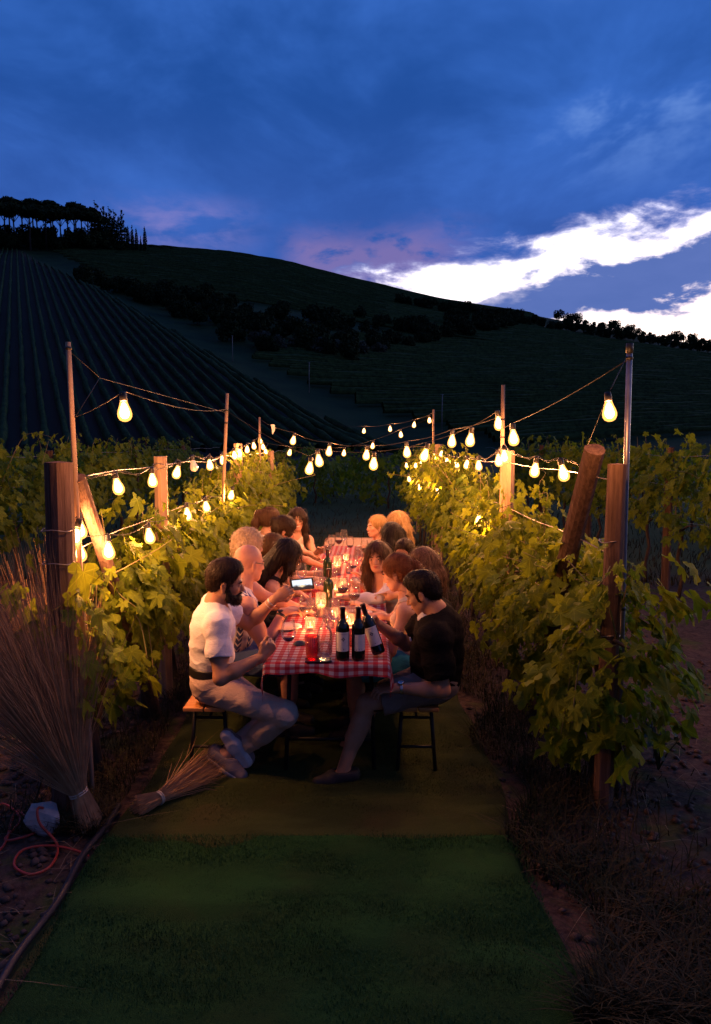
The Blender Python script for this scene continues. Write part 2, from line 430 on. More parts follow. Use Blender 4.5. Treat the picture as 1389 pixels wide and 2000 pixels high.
def umbrella_pine(rs, h=17):
    rg = random.Random(rs); lobes = []
    for k in range(11):
        a = k / 11 * 6.283 + rg.uniform(-.3, .3); q = rg.uniform(1.4, 4.8)
        lobes.append((q * math.cos(a), q * math.sin(a), h - 2.0 - q * q * 0.05 + rg.uniform(-.3, .3), rg.uniform(1.8, 2.7), rg.uniform(1.8, 2.7), rg.uniform(0.9, 1.4)))
    lobes.append((0, 0, h - 1.4, 3.2, 3.2, 1.4))
    limbs = [[(0, 0, h * 0.58), (math.cos(a) * 1.6, math.sin(a) * 1.6, h * 0.72), (math.cos(a) * 3.4, math.sin(a) * 3.4, h - 2.6)] for a in (0.3, 1.7, 2.9, 4.0, 5.2)]
    return tree_proto('umbrella_pine', clump_crown('crown', lobes, 1500, 0.62, rs), M_DARKLEAF, [(0, 0, -1), (0.1, 0, h * .3), (-.1, .1, h * .6), (0, 0, h - 2)], [0.42, 0.34, 0.27, 0.16], limbs)
def cypress(rs, h=12, w=1.0):
    rg = random.Random(rs)
    lobes = [(rg.uniform(-.12, .12), rg.uniform(-.12, .12), 0.6 + (h - 0.8) * k / 11, w * f, w * f, h / 13) for k, f in zip(range(12), (.6, .85, 1, 1.05, 1.05, 1, .95, .85, .72, .55, .38, .18))]
    return tree_proto('cypress', clump_crown('crown', lobes, 900, 0.3, rs), M_DARKLEAF, [(0, 0, -1), (0, 0, h * .5), (0, 0, h * .93)], [0.2, 0.13, 0.03])
def fir(rs, h=16):
    rg = random.Random(rs)
    lobes = [(rg.uniform(-.5, .5), rg.uniform(-.5, .5), 2.0 + (h - 2.2) * k / 10, f, f, 0.9) for k, f in zip(range(11), (2.4, 2.6, 2.5, 2.4, 2.2, 2.1, 1.7, 1.4, 1.0, 0.7, 0.3))]
    return tree_proto('fir_tree', clump_crown('crown', lobes, 1100, 0.42, rs), M_DARKLEAF, [(0, 0, -1), (0, 0, h * .5), (0, 0, h * .97)], [0.3, 0.2, 0.03])
def bush(rs, m, name='bushy_tree', h=7.0):
    rg = random.Random(rs); lobes = []
    for k in range(8):
        a = rg.uniform(0, 6.28); q = rg.uniform(0.3, 2.4)
        lobes.append((q * math.cos(a), q * math.sin(a), h * rg.uniform(.32, .8), rg.uniform(1.1, 2.0), rg.uniform(1.1, 2.0), rg.uniform(1.0, 1.8)))
    limbs = [[(0, 0, h * .2), (math.cos(a) * 1.2, math.sin(a) * 1.2, h * .6)] for a in (0.5, 2.2, 4.4)]
    return tree_proto(name, clump_crown('crown', lobes, 900, 0.4, rs), m, [(0, 0, -1), (0.1, 0, h * .3), (0, 0.1, h * .7)], [0.22, 0.16, 0.06], limbs)
def plant(proto, used, px, r, sc, label, cat, group, rot=None, tilt=0.0):
    """stand a tree on the terrain in the direction of column px at distance r"""
    o = proto if not used.get(proto.name) else copy_tree(proto)
    used[proto.name] = True
    a = math.atan((px - 694.5) / FPX); x, y = r * math.sin(a), r * math.cos(a)
    o.location = (x, y, float(terrain(x, y)) - 0.25 - (1.3 * sc if proto.name.startswith('bushy') else 0)); s = sc
    o.scale = (s, s, s); o.rotation_euler = (0, 0, rt.uniform(0, 6.28) if rot is None else rot)
    tag(o, label, cat, group); return o
used = {}
bushes = [bush(51, M_DARKLEAF), bush(52, M_DARKLEAF), bush(53, M_DARKLEAF, 'bushy_tree', 8)]
pines = [umbrella_pine(21), umbrella_pine(22), umbrella_pine(23)]
for k, (px, r, s) in enumerate([(-70, 470, 1.5), (-25, 480, 1.55), (10, 470, 1.55), (48, 478, 1.5), (78, 466, 1.46), (108, 474, 1.35), (136, 468, 1.36), (162, 476, 1.36), (188, 470, 1.3), (-5, 500, 1.5), (64, 505, 1.5), (122, 500, 1.4), (176, 503, 1.36), (30, 488, 1.5), (92, 492, 1.42), (150, 489, 1.34), (200, 490, 1.2), (-45, 495, 1.5), (0, 515, 1.6), (40, 512, 1.6), (84, 515, 1.55), (118, 512, 1.5), (165, 514, 1.45), (195, 510, 1.3)]):
    plant(pines[k % 3], used, px, r, s, 'dark umbrella pine with a flat spreading crown in the hilltop grove', 'tree', 'umbrella pines on the hilltop')
for k in range(40):
    plant(bushes[k % 3], used, -60 + k * 7.5 + rt.uniform(-5, 5), 486 + rt.uniform(-22, 18), rt.uniform(1.2, 2.1), 'dark undergrowth tree filling the space below the umbrella pines', 'tree', 'undergrowth of the hilltop grove')
firs = [fir(31), fir(32)]
for k, (px, r, s) in enumerate([(203, 485, 1.7), (219, 478, 1.6), (238, 482, 1.45), (251, 476, 1.5), (229, 496, 1.5)]):
    plant(firs[k % 2], used, px, r, s, 'dark conical conifer between the pines and the cypress trees', 'tree', 'conifers on the hilltop')
cyp = [cypress(41), cypress(42, 12, 0.9)]
for k, (px, r, s, lb) in enumerate([(263, 480, 1.3, 'slim dark cypress standing closest to the conifers'), (271, 480, 1.28, 'slim dark cypress second from the conifers'), (279, 480, 1.2, 'slim dark cypress third from the conifers'), (287, 481, 0.8, 'shortest slim cypress in the line on the ridge'), (295, 480, 1.3, 'slim dark cypress at the outer end of the line, beside the orchard trees')]):
    plant(cyp[k % 2], used, px, r, s, lb, 'tree', 'cypress trees on the ridge')
for k in range(7):
    plant(bushes[k % 3], used, 306 + k * 6.5, 505 + rt.uniform(-4, 4), 0.42, 'small round orchard tree in the low line beside the cypress trees', 'tree', 'orchard trees on the ridge')
for k in range(34):                                                     # skyline hedge trees on the right
    px = 1085 + k * 12.5 + rt.uniform(-6, 6)
    plant(bushes[k % 3], used, px, 505 + rt.uniform(-18, 14), rt.choice((0.6, 0.75, 0.95, 1.2)), 'dark hedgerow tree against the bright sky on the right ridge', 'tree', 'hedgerow trees on the right ridge')
def r_at(px, py):
    """distance at which the terrain in column px shows at row py"""
    a = math.atan((px - 694.5) / FPX); rs = np.arange(110, 520, 2.0); z = terrain(rs * math.sin(a), rs * math.cos(a))
    t_ = (P(px, py, 1.0).z - CAM_Z) * math.cos(a); el_ = (z - CAM_Z) / rs
    ok = np.where(el_ >= t_)[0]; return float(rs[ok[0]]) if len(ok) else 500.0
for k in range(170):                                                     # dark wood in the ravine
    px = 178 + rt.random() ** 0.85 * 830; base = np.interp(px, [178, 300, 400, 500, 620, 760, 880, 1010], [560, 598, 640, 690, 715, 712, 668, 640])
    r = r_at(px, base - rt.random() * np.interp(px, [178, 300, 450, 700, 850, 1010], [12, 16, 70, 95, 40, 14]))
    plant(bushes[k % 3], used, px, r, rt.uniform(0.8, 1.35) * np.interp(r, [200, 400], [0.85, 1.15]), 'dark broadleaf tree in the wooded ravine between the vineyard slopes', 'tree', 'trees in the wooded ravine')
for k in range(40):                                                     # wood edge running right under the ridge
    px = 780 + k * 16; r = 425 + rt.uniform(-16, 20)
    plant(bushes[k % 3], used, px, r, rt.uniform(0.9, 1.35), 'dark tree in the wood belt above the right vine plot', 'tree', 'trees in the right wood belt')
ol = [bush(61, M_OLIVELEAF, 'olive_tree', 5.5), bush(62, M_OLIVELEAF, 'olive_tree', 5.5)]
for k, (px, r) in enumerate([(512, 205), (548, 200), (585, 206), (625, 203), (668, 208), (706, 212), (740, 220)]):
    plant(ol[k % 2], used, px, r, rt.uniform(0.75, 1.0), 'pale grey-green olive tree at the foot of the ravine wood', 'tree', 'olive trees below the ravine wood')
for p_ in pines + firs + cyp + bushes + ol: assert used.get(p_.name), p_.name
# ---- slim stakes on the slope
M_STAKE = mat('weathered_stake', (0.3, 0.28, 0.27), (0.2, 0.18, 0.17), 4, 0.8)
for px, y0, y1, r, lb in ((458, 648, 706, 175, 'thin grey stake by the dirt track below the ravine wood'), (605, 712, 772, 150, 'thin grey stake where the dirt track bends in the valley'), (862, 757, 840, 120, 'thin grey stake at the foot of the right vine plot')):
    a = math.atan((px - 694.5) / FPX); x, y = r * math.sin(a), r * math.cos(a); z = float(terrain(x, y))
    b = MB(); b.tube([(0, 0, -0.4), (0, 0, 3.0), (0.05, 0, 6.0)], [0.09, 0.08, 0.07], 6); b.box((0, 0, 5.9), (0.5, 0.08, 0.08))
    tag(b.build('vineyard_stake', M_STAKE, None, True, (x, y, z)), lb, 'stake', 'stakes on the slope')
# ---------------------------------------------------------------- turf carpets, edging hose
def m_turf(name, a, b, c):
    t = NT(name); v = t.co('Object'); nf = t.noise(v, 260, 3, 0.7); nb = t.noise(v, 2.2, 5, 0.6, 0.5); nw = t.noise(t.co('Object', (0.8, 2.6, 1)), 1.7, 4, 0.55, 0.4)
    col = t.mix(t.ramp(nf, 0.3, 0.7), a, b); col = t.mix(t.math('MULTIPLY', t.ramp(nb, 0.45, 0.7), 0.6), col, c)
    col = t.mix(t.math('MULTIPLY', t.ramp(nw, 0.42, 0.66), 0.45), col, tuple(x * 1.5 for x in b))
    return t.done(t.pbr(col, 0.92, 0, t.bump(nf, 1.0, 0.012), 0.12))
M_TURF = m_turf('green_turf', (0.008, 0.044, 0.010), (0.022, 0.092, 0.022), (0.030, 0.066, 0.018))
M_TURF2 = m_turf('worn_turf', (0.022, 0.038, 0.010), (0.050, 0.068, 0.020), (0.062, 0.054, 0.022))
def carpet(name, x0, x1, y0, y1, z, m, label, seed, edge=0.032):
    rg = np.random.default_rng(seed); nx, ny = 70, int((y1 - y0) * 34)
    X, Y = np.meshgrid(np.linspace(0, 1, nx), np.linspace(0, 1, ny), indexing='ij')
    wob = lambda s, q: edge * (np.sin(s * 7 + q) + 0.6 * np.sin(s * 17 + 2 * q))
    xs = x0 + (x1 - x0) * X + wob(Y * (y1 - y0) * .4, seed) * 0.6
    ys = y0 + (y1 - y0) * Y + wob(X * 2, seed + 2) * (1 - Y)
    Z = z + 0.009 * np.sin(ys * 7 + 1.5 * np.sin(xs * 3) + .8 * np.sin(xs * 7.3)) * np.sin(xs * 2.2 + seed + np.sin(ys * 2.1)) + 0.003 * np.sin(ys * 21 + xs * 4)
    Z = Z + rg.normal(0, 0.0012, Z.shape)
    rim = (X < 0.001) | (X > 0.999) | (Y < 0.001) | (Y > 0.999)
    Z = np.where(rim, 0.002, Z)
    i, j = np.meshgrid(np.arange(nx - 1), np.arange(ny - 1), indexing='ij')
    f = np.stack([i * ny + j, (i + 1) * ny + j, (i + 1) * ny + j + 1, i * ny + j + 1], -1).reshape(-1, 4)
    o = obj(name, np_mesh(name, np.stack([xs, ys, Z], -1).reshape(-1, 3), f), m); tag(o, label, None, None, 'structure'); return o
carpet('turf_carpet', -1.24, 0.80, 0.6, 3.52, 0.030, M_TURF, 'dark green artificial turf carpet in front of the table', 3)
carpet('turf_path', -1.22, 0.82, 3.42, 16.0, 0.018, M_TURF2, 'worn brownish turf laid under the table and benches', 5)
def blades(name, n, area, h, w, m, label, cat, seed, lean=0.5, color_lay=True, zf=None, parent=None):
    """n curved three-segment blades spread by area(rng, n) -> xy"""
    rg = np.random.default_rng(seed); xy = area(rg, n); n = len(xy)
    z0 = np.zeros(n) if zf is None else zf(xy)
    a = rg.uniform(0, 6.283, n); hh = h * rg.uniform(0.4, 1.2, n); ln = lean * rg.uniform(0.2, 1.3, n) * hh
    d = np.stack([np.cos(a), np.sin(a)], -1); s = np.stack([-d[:, 1], d[:, 0]], -1) * w
    pts = []
    for t_, ww in ((0, 1), (0.45, 0.8), (0.8, 0.5), (1, 0.05)):
        c = xy + d * (ln * t_ ** 2)[:, None]; z = z0 + hh * (t_ - 0.18 * t_ ** 2 * lean)
        for sg in (-1, 1): pts.append(np.concatenate([c + s * sg * ww, z[:, None]], 1))
    V = np.stack(pts, 1).reshape(-1, 3); b = np.arange(n)[:, None] * 8
    F = np.concatenate([b + np.array([[2 * k, 2 * k + 1, 2 * k + 3, 2 * k + 2]]) for k in range(3)], 0)
    o = obj(name, np_mesh(name, V, F), m, parent)
    if parent is None: tag(o, label, cat, None, 'stuff')
    return o
M_BLADE_T = mat('turf_blades', (0.010, 0.052, 0.012), (0.026, 0.10, 0.025), 3, 0.8, spec=0.2)
M_BLADE_B = mat('worn_turf_blades', (0.022, 0.042, 0.011), (0.050, 0.070, 0.021), 3, 0.85, spec=0.2)
M_WEED = mat('dry_weeds', (0.020, 0.026, 0.010), (0.07, 0.055, 0.028), 2.0, 0.9, spec=0.1)
M_STRAWBIT = mat('dry_straw', (0.30, 0.22, 0.12), (0.22, 0.15, 0.08), 4, 0.8)
blades('turf_pile', 52000, lambda g, n: np.stack([g.uniform(-1.24, 0.80, n), 2.1 + 1.40 * g.random(n) ** 0.8], -1), 0.017, 0.0013, M_BLADE_T, 'short green plastic blades of the turf carpet', 'turf', 12, 0.8, zf=lambda p: np.full(len(p), 0.026))
blades('turf_pile', 24000, lambda g, n: np.stack([g.uniform(-1.22, 0.82, n), g.uniform(3.50, 5.2, n)], -1), 0.013, 0.0013, M_BLADE_B, 'short worn blades of the brownish turf by the benches', 'turf', 13, 0.9, zf=lambda p: np.full(len(p), 0.014))
def verge_r(g, n):
    y = 2.3 + 12 * g.random(n) ** 2.2; x = 0.86 + np.abs(g.normal(0, 0.33, n)) + 0.12 * np.sin(y * 5); return np.stack([x, y], -1)
def verge_l(g, n):
    y = 3.55 + 11 * g.random(n) ** 1.9; x = -1.28 - np.abs(g.normal(0, 0.26, n)); return np.stack([x, y], -1)
blades('weed_verge', 8000, verge_r, 0.17, 0.0035, M_WEED, 'tangled dark weeds along the foot of the right vine row', 'weeds', 14, 1.2)
blades('weed_verge', 5200, verge_l, 0.12, 0.003, M_WEED, 'dark dry weeds along the foot of the left vine row', 'weeds', 15, 1.2)
def field(g, n):
    y = 10 + 45 * g.random(n) ** 1.6; return np.stack([g.uniform(-0.55, 0.55, n) * y, y], -1)
blades('field_grass', 14000, field, 0.16, 0.009, M_WEED, 'long dark grass in the field behind the table', 'grass', 16, 0.9, zf=lambda p: terrain(p[:, 0], p[:, 1]))
blades('straw_litter', 260, lambda g, n: np.stack([np.where(g.random(n) < .6, g.uniform(-2.4, -1.25, n), g.uniform(0.85, 2.3, n)), g.uniform(2.4, 5, n)], -1), 0.10, 0.0016, M_STRAWBIT, 'loose dry straw scattered on the bare soil', 'straw', 17, 4.0)
# clods
def stones(name, n, area, label, m, seed, s0=0.012, s1=0.035):
    rg = np.random.default_rng(seed); xy = area(rg, n)
    base = np.array([(1, 0, 0), (-1, 0, 0), (0, 1, 0), (0, -1, 0), (0, 0, 1), (0, 0, -1)], float)
    tri = np.array([(0, 2, 4), (2, 1, 4), (1, 3, 4), (3, 0, 4), (2, 0, 5), (1, 2, 5), (3, 1, 5), (0, 3, 5)])
    V = base[None] * rg.uniform(s0, s1, (n, 1, 1)) * rg.uniform(0.6, 1.3, (n, 6, 1)); V[:, :, 2] *= 0.65
    V = V + np.concatenate([xy, np.zeros((n, 1))], 1)[:, None]
    F = tri[None] + np.arange(n)[:, None, None] * 6
    o = obj(name, np_mesh(name, V.reshape(-1, 3), F.reshape(-1, 3), True), m); tag(o, label, 'soil', None, 'stuff')
M_CLOD = mat('soil_clods', (0.05, 0.032, 0.025), (0.115, 0.076, 0.058), 9, 0.95, bump=0.5)
stones('soil_clods', 2600, lambda g, n: np.stack([np.where(g.random(n) < .5, g.uniform(-2.6, -1.27, n), g.uniform(0.85, 3.2, n)), 2.0 + 5.5 * g.random(n) ** 1.5], -1), 'small crumbling clods of brown vineyard soil', M_CLOD, 18)
b = MB(); rg = random.Random(3)
b.tube([(-1.275 + 0.012 * math.sin(k * 0.9), 0.7 + k * 0.1, 0.028) for k in range(32)], 0.016, 8)
tag(b.build('edging_hose', mat('black_rubber', (0.02, 0.02, 0.026), None, 9, 0.45), None, True), 'black rubber hose edging the turf beside the bare soil', 'hose')

# ---------------------------------------------------------------- vineyard posts and slim poles
def m_wood(name, a, b_, g=(8, 8, 0.6), rough=0.85, bump=0.6):
    t = NT(name); v = t.co('Object', g); n1 = t.noise(v, 6, 6, 0.65, 0.5); n2 = t.noise(t.co('Object'), 3, 4, 0.6)
    col = t.mix(t.ramp(n1, 0.3, 0.7), a, b_); col = t.mix(t.math('MULTIPLY', t.ramp(n2, 0.5, 0.75), 0.5), col, tuple(x * 0.5 for x in a))
    return t.done(t.pbr(col, rough, 0, t.bump(n1, bump, 0.01), 0.2))
M_POST = m_wood('post_wood', (0.085, 0.048, 0.034), (0.19, 0.115, 0.082))
M_POSTPALE = m_wood('pale_post_wood', (0.30, 0.20, 0.12), (0.44, 0.31, 0.20))
M_POLE = m_wood('planed_pole_wood', (0.36, 0.24, 0.15), (0.48, 0.34, 0.22), (14, 14, 0.5), 0.7, 0.3)
M_METAL = mat('galvanised_pole', (0.32, 0.31, 0.33), (0.22, 0.21, 0.23), 8, 0.42, 0.85)
M_WIRE = mat('trellis_wire', (0.25, 0.22, 0.2), (0.35, 0.3, 0.26), 30, 0.45, 0.8)
M_BLACK = mat('black_plastic', (0.012, 0.012, 0.014), (0.02, 0.02, 0.022), 12, 0.5)
def post(base, top, r, m, label, group, n=12, cracks=True, name='vine_post', square=False):
    base, top = Vector(base), Vector(top); e = empty(name, base, 0, label, 'post', group)
    rg = random.Random(int(base.y * 1000 + base.x * 77)); d = top - base; Ln = d.length
    zax = d.normalized(); xax = zax.orthogonal().normalized(); yax = zax.cross(xax)
    bm = MB(); K = 10; vs = []; fs = []
    for i in range(K + 1):
        t_ = i / K; c = d * t_
        for k in range(n):
            a = 2 * math.pi * k / n
            q = r * (1.06 - 0.12 * t_) * (1 + 0.05 * math.sin(3 * a + 2 * t_ + rg.random() * .3) + rg.uniform(-.025, .025))
            if square: q *= min(1 / max(abs(math.cos(a)), 1e-3), 1 / max(abs(math.sin(a)), 1e-3)) * 0.86
            if cracks and k in (2, 7): q *= 0.93
            vs.append(c + xax * math.cos(a) * q + yax * math.sin(a) * q)
    for i in range(K):
        for k in range(n):
            k2 = (k + 1) % n; fs.append((i * n + k, i * n + k2, (i + 1) * n + k2, (i + 1) * n + k))
    c0 = len(vs); vs.append(d + zax * r * 0.10)
    for k in range(n): fs.append((K * n + k, K * n + (k + 1) % n, c0))
    bm.add(vs, fs); bm.build('post_body', m, e, False)
    return e
def wire_tie(e, z, r):
    b = MB(); b.tube([(r * math.cos(a), r * math.sin(a), z + 0.006 * math.sin(3 * a)) for a in np.linspace(0, 6.5, 16)], 0.003, 5, False); b.build('wire_tie', M_WIRE, e, True)
XL, XR = -1.50, 1.30
e = post((-1.535, 3.78, -0.2), (-1.525, 3.80, 1.865), 0.074, M_POST, 'thick dark round end post of the left vine row, beside the straw brooms', 'end posts of the vine rows')
for z in (0.75, 1.35, 1.52): wire_tie(e, z + 0.2, 0.077)
post((-1.43, 5.25, -0.1), (-1.475, 3.93, 1.78), 0.041, M_POST, 'slanting brace post behind the thick left end post', 'brace posts', name='brace_post')
e = post((XL + .02, 5.62, -0.1), (XL + .02, 5.62, 1.86), 0.052, M_POSTPALE, 'pale squared post in the left vine row next to the brace', 'row posts', square=True); wire_tie(e, 1.9, 0.056)
post((XL + .02, 9.35, -0.1), (XL + .02, 9.35, 1.95), 0.058, M_POSTPALE, 'pale squared post in the left vine row beyond the leaning pole', 'row posts', square=True)
post((XL + .06, 12.6, -0.1), (XL + .06, 12.6, 1.82), 0.055, M_POSTPALE, 'pale squared post at the far end of the left vine row', 'row posts', square=True)
e = post((1.345, 3.86, -0.2), (1.36, 3.84, 1.855), 0.050, M_POST, 'dark round end post of the right vine row beside the metal pole', 'end posts of the vine rows')
for z in (0.95, 1.45): wire_tie(e, z + 0.2, 0.06)
post((1.285, 5.35, -0.1), (1.285, 3.98, 1.93), 0.060, M_POST, 'slanting brace post with rounded top against the right end post', 'brace posts', name='brace_post')
post((XR + .02, 6.42, -0.1), (XR + .02, 6.42, 1.89), 0.065, M_POSTPALE, 'stout pale post in the right vine row behind a light pole', 'row posts', square=True)
post((XR + .02, 11.75, -0.1), (XR + .02, 11.75, 1.93), 0.062, M_POSTPALE, 'pale squared post in the right vine row beside the far light pole', 'row posts', square=True)
post((XR + .1, 16.2, -0.1), (XR + .1, 16.2, 1.80), 0.06, M_POSTPALE, 'pale squared post at the far end of the right vine row', 'row posts', square=True)
for x, y, h in ((-4.3, 10.4, 1.85), (-4.3, 14.5, 1.88), (-4.3, 18.5, 1.88), (4.12, 9.7, 1.9), (4.12, 13.0, 1.88), (4.12, 16.4, 1.9)):
    post((x, y, -0.1), (x, y, h), 0.055, M_POST, '%s weathered post along the neighbouring %s vine row' % ({0: 'first', 1: 'second', 2: 'third'}[int((y - 9) // 3.6)], 'left' if x < 0 else 'right'), 'posts of the neighbouring rows')
def pole(base, top, r, m, label, rings=(), cap=False, name='light_pole'):
    base, top = Vector(base), Vector(top); e = empty(name, base, 0, label, 'pole', 'slim poles that carry the light strings')
    d = top - base
    b = MB(); b.tube([d * t_ for t_ in (0, .25, .5, .75, 1)], r, 10); b.build('shaft', m, e, True)
    for q in rings:
        b = MB(); b.tube([d * q, d * q + d.normalized() * 0.014], r * 1.22, 10); b.build('cable_tie', M_BLACK, e, True)
    if cap:
        b = MB(); b.tube([d * 0.988, d * 1.008], r * 1.2, 10); b.build('end_cap', M_BLACK, e, True)
    return e
TOP_A, TOP_B, TOP_C, TOP_D, TOP_E, TOP_F = P(133, 668, 3.9), P(444, 768, 7.6), P(507, 815, 11.0), P(983, 752, 6.55), P(847, 800, 12.3), P(1230, 678, 3.98)
pole((-1.455, 3.93, -0.1), TOP_A, 0.0135, M_POLE, 'slim planed wooden pole fixed to the thick left end post', (0.985, 0.62))
pole((-1.45, 7.6, -0.1), TOP_B, 0.0165, M_POLE, 'leaning slim wooden pole in the middle of the left vine row', (0.93, 0.88))
pole((-1.43, 11.0, -0.1), TOP_C, 0.016, M_POLE, 'slim wooden pole at the cluster of bulbs on the left', (0.9,))
pole((1.30, 6.50, -0.1), TOP_D, 0.0165, M_POLE, 'slim wooden pole beside the stout post of the right row', (0.88, 0.82))
pole((1.29, 12.3, -0.1), TOP_E, 0.017, M_POLE, 'slim wooden pole at the far end of the right vine row', (0.9, 0.86))
pole((1.462, 3.96, -0.1), TOP_F, 0.0155, M_METAL, 'grey metal pole with black cap fixed to the right end post', (0.975, 0.45), True)
pole((1.02, 8.75, -0.1), (1.03, 8.75, 0.98), 0.012, M_POLE, 'short thin stake under the right vines behind the guests', (), name='short_stake')
# trellis wires of the two rows beside the table, and of the neighbours
for x, lb, y0, y1 in ((XL, 'left', 3.8, 17), (XR, 'right', 3.85, 17), (-4.3, 'neighbouring left', 6.0, 24), (4.12, 'neighbouring right', 6.0, 24)):
    for z, nm in ((1.80, 'top'), (1.42, 'middle'), (0.98, 'low')):
        b = MB(); b.tube([(x + 0.01 * math.sin(y * 2), y, z + 0.012 * math.sin(y * 3.1) - 0.02 * abs(math.sin(y * 1.1))) for y in np.arange(y0, y1, 0.45)], 0.0032, 5)
        tag(b.build('trellis_wire', M_WIRE, None, True), '%s trellis wire of the %s vine row' % (nm, lb), 'wire', 'trellis wires')

# ---------------------------------------------------------------- festoon lights
def m_bulb(name, col, st):
    t = NT(name); em = t.n('ShaderNodeEmission'); em.inputs[0].default_value = (*col, 1); em.inputs[1].default_value = st
    tr = t.n('ShaderNodeBsdfTransparent'); ad = t.n('ShaderNodeAddShader'); t.l(em.outputs[0], ad.inputs[0]); t.l(tr.outputs[0], ad.inputs[1])
    m = t.done(ad.outputs[0]); m.cycles.emission_sampling = 'NONE'; return m
M_BULB = m_bulb('lit_bulb_glass', (1.0, 0.42, 0.085), 1.25); M_FILAMENT = m_bulb('lit_filament', (1.0, 0.66, 0.30), 5.0)
M_BULBOFF = mat('unlit_bulb_glass', (0.75, 0.72, 0.68), None, 5, 0.2)
BULB_W = 17.5
LAMP = bpy.data.lights.new('bulb_light', 'POINT'); LAMP.energy = BULB_W; LAMP.color = (1.0, 0.365, 0.12); LAMP.shadow_soft_size = 0.028
_b = MB(); _b.lathe([(0.012, 0.045), (0.017, 0.038), (0.022, 0.02), (0.030, 0.0), (0.0345, -0.02), (0.033, -0.036), (0.025, -0.050), (0.012, -0.057), (0.0005, -0.059)], 14); ME_BULB = _b.mesh('bulb', True)
_b = MB(); _b.lathe([(0.004, 0.088), (0.014, 0.086), (0.017, 0.078), (0.0185, 0.045), (0.016, 0.041), (0.001, 0.040)], 10); ME_SOCKET = _b.mesh('socket', True); ME_SOCKET.materials.append(M_BLACK)
ME_BULBOFF = ME_BULB.copy(); ME_BULB.materials.append(M_BULB); ME_BULBOFF.materials.append(M_BULBOFF)
_b = MB(); _b.lathe([(.0005, .036), (.009, .03), (.0165, .012), (.0225, -.012), (.022, -.028), (.013, -.041), (.0005, -.045)], 12); ME_FIL = _b.mesh('filament', True); ME_FIL.materials.append(M_FILAMENT)
M_CABLE = mat('festoon_cable', (0.012, 0.010, 0.010), (0.02, 0.017, 0.016), 20, 0.6, spec=0.25)
n_lit = 0
def light_string(label, start, end, bulbs, sag=0.0, twist=None, cable_r=0.0026, off=(), big=1.0):
    """start/end: points of the cable; bulbs: glass centres; the cable droops from socket to socket"""
    global n_lit
    start = Vector(start); end = Vector(end)
    e = empty('light_string', start, 0, label, 'string lights', 'festoon strings over the table')
    tops = [Vector(b_) + Vector((0, 0, 0.088)) for b_ in bulbs]
    tops = [t_ + Vector((0, 0, .088 * (big - 1))) for t_ in tops]; pts = [start] + tops + [end]; path = []
    for a, b_ in zip(pts[:-1], pts[1:]):
        for k in range(6):
            t_ = k / 6; p_ = a.lerp(b_, t_); p_.z -= 4 * t_ * (1 - t_) * min(0.05, sag * (b_ - a).length); path.append(p_ - start)
    path.append(end - start)
    m_ = MB(); m_.tube(path, cable_r, 5)
    if twist: m_.tube([p_ + Vector((0, 0.01 * math.sin(i * 1.7), 0.014 * math.cos(i * 1.7))) for i, p_ in enumerate(path)], cable_r * 0.9, 5)
    m_.build('cable', M_CABLE, e, True)
    rg = random.Random(int(start.y * 100))
    for i, b_ in enumerate(bulbs):
        lit = i not in off
        o = obj('bulb', ME_BULB if lit else ME_BULBOFF, None, e, Vector(b_) - start)
        o.rotation_euler = (rg.uniform(-.22, .22), rg.uniform(-.22, .22), rg.uniform(0, 6))
        o.scale = (big,) * 3; obj('socket', ME_SOCKET, None, o)
        if lit:
            obj('filament', ME_FIL, None, o)
            l_ = bpy.data.objects.new('bulb_light', LAMP); link(l_, o); n_lit += 1
    return e
PL = lambda l: [P(*q) for q in l]
light_string('festoon string along the top wire of the left vine row', P(150, 926, 3.95), P(524, 866, 12.4), PL([(230, 948, 4.38), (298, 936, 5.1), (346, 921, 5.8), (378, 908, 6.4), (410, 907, 7.0), (435, 898, 8.0), (458, 888, 8.8), (468, 884, 9.2), (483, 877, 9.9), (496, 870, 10.6), (508, 860, 11.2), (514, 872, 11.7), (519, 882, 12.0)]), 0.05, True, off=(3,))
light_string('festoon string low among the leaves of the left vine row', P(146, 1012, 3.86), P(470, 955, 9.2), PL([(157, 1032, 3.95), (149, 1044, 3.9), (156, 1077, 3.97), (212, 1073, 4.08), (292, 1045, 4.72), (366, 1003, 5.75), (403, 988, 6.35), (452, 966, 7.6)]), 0.06)
light_string('festoon string with one bulb near the tall left pole', P(147, 815, 3.9), TOP_B + Vector((0.0, 0, -0.16)), PL([(243, 800, 3.6)]), 0.02)
b = MB(); n0 = P(195, 738, 4.7); b.tube([P(147, 815, 3.9), n0, TOP_B + Vector((0, 0, -0.2))], 0.0022, 5); b.tube([n0, TOP_A + Vector((0, 0, -0.04))], 0.0012, 4)
tag(b.build('support_cable', M_CABLE, None, True), 'thin support cable slung between the two left poles', 'cable')
light_string('festoon string sagging low between the middle poles, with the lowest bulbs', TOP_B + Vector((0, 0, -0.18)), TOP_D + Vector((0, 0, -0.3)), PL([(605, 913, 7.35), (623, 898, 7.5), (730, 904, 7.2), (830, 887, 6.95), (919, 857, 6.75), (974, 825, 6.6)]), 0.03, big=1.25)
light_string('festoon string from the left bulb cluster to the pole by the stout post', TOP_C + Vector((0, 0, -0.03)), TOP_D + Vector((0, 0, -0.26)), PL([(573, 859, 10.2), (643, 880, 9.2), (716, 887, 8.4), (795, 881, 7.7), (883, 860, 7.1)]), 0.03, big=1.2)
light_string('festoon string with small bulbs from the left cluster to the far right pole', TOP_C + Vector((0, 0, -0.35)), TOP_E + Vector((0, 0, -0.1)), PL([(566, 883, 11.3), (672, 884, 11.8), (728, 870, 12.0), (783, 848, 12.2)]), 0.03)
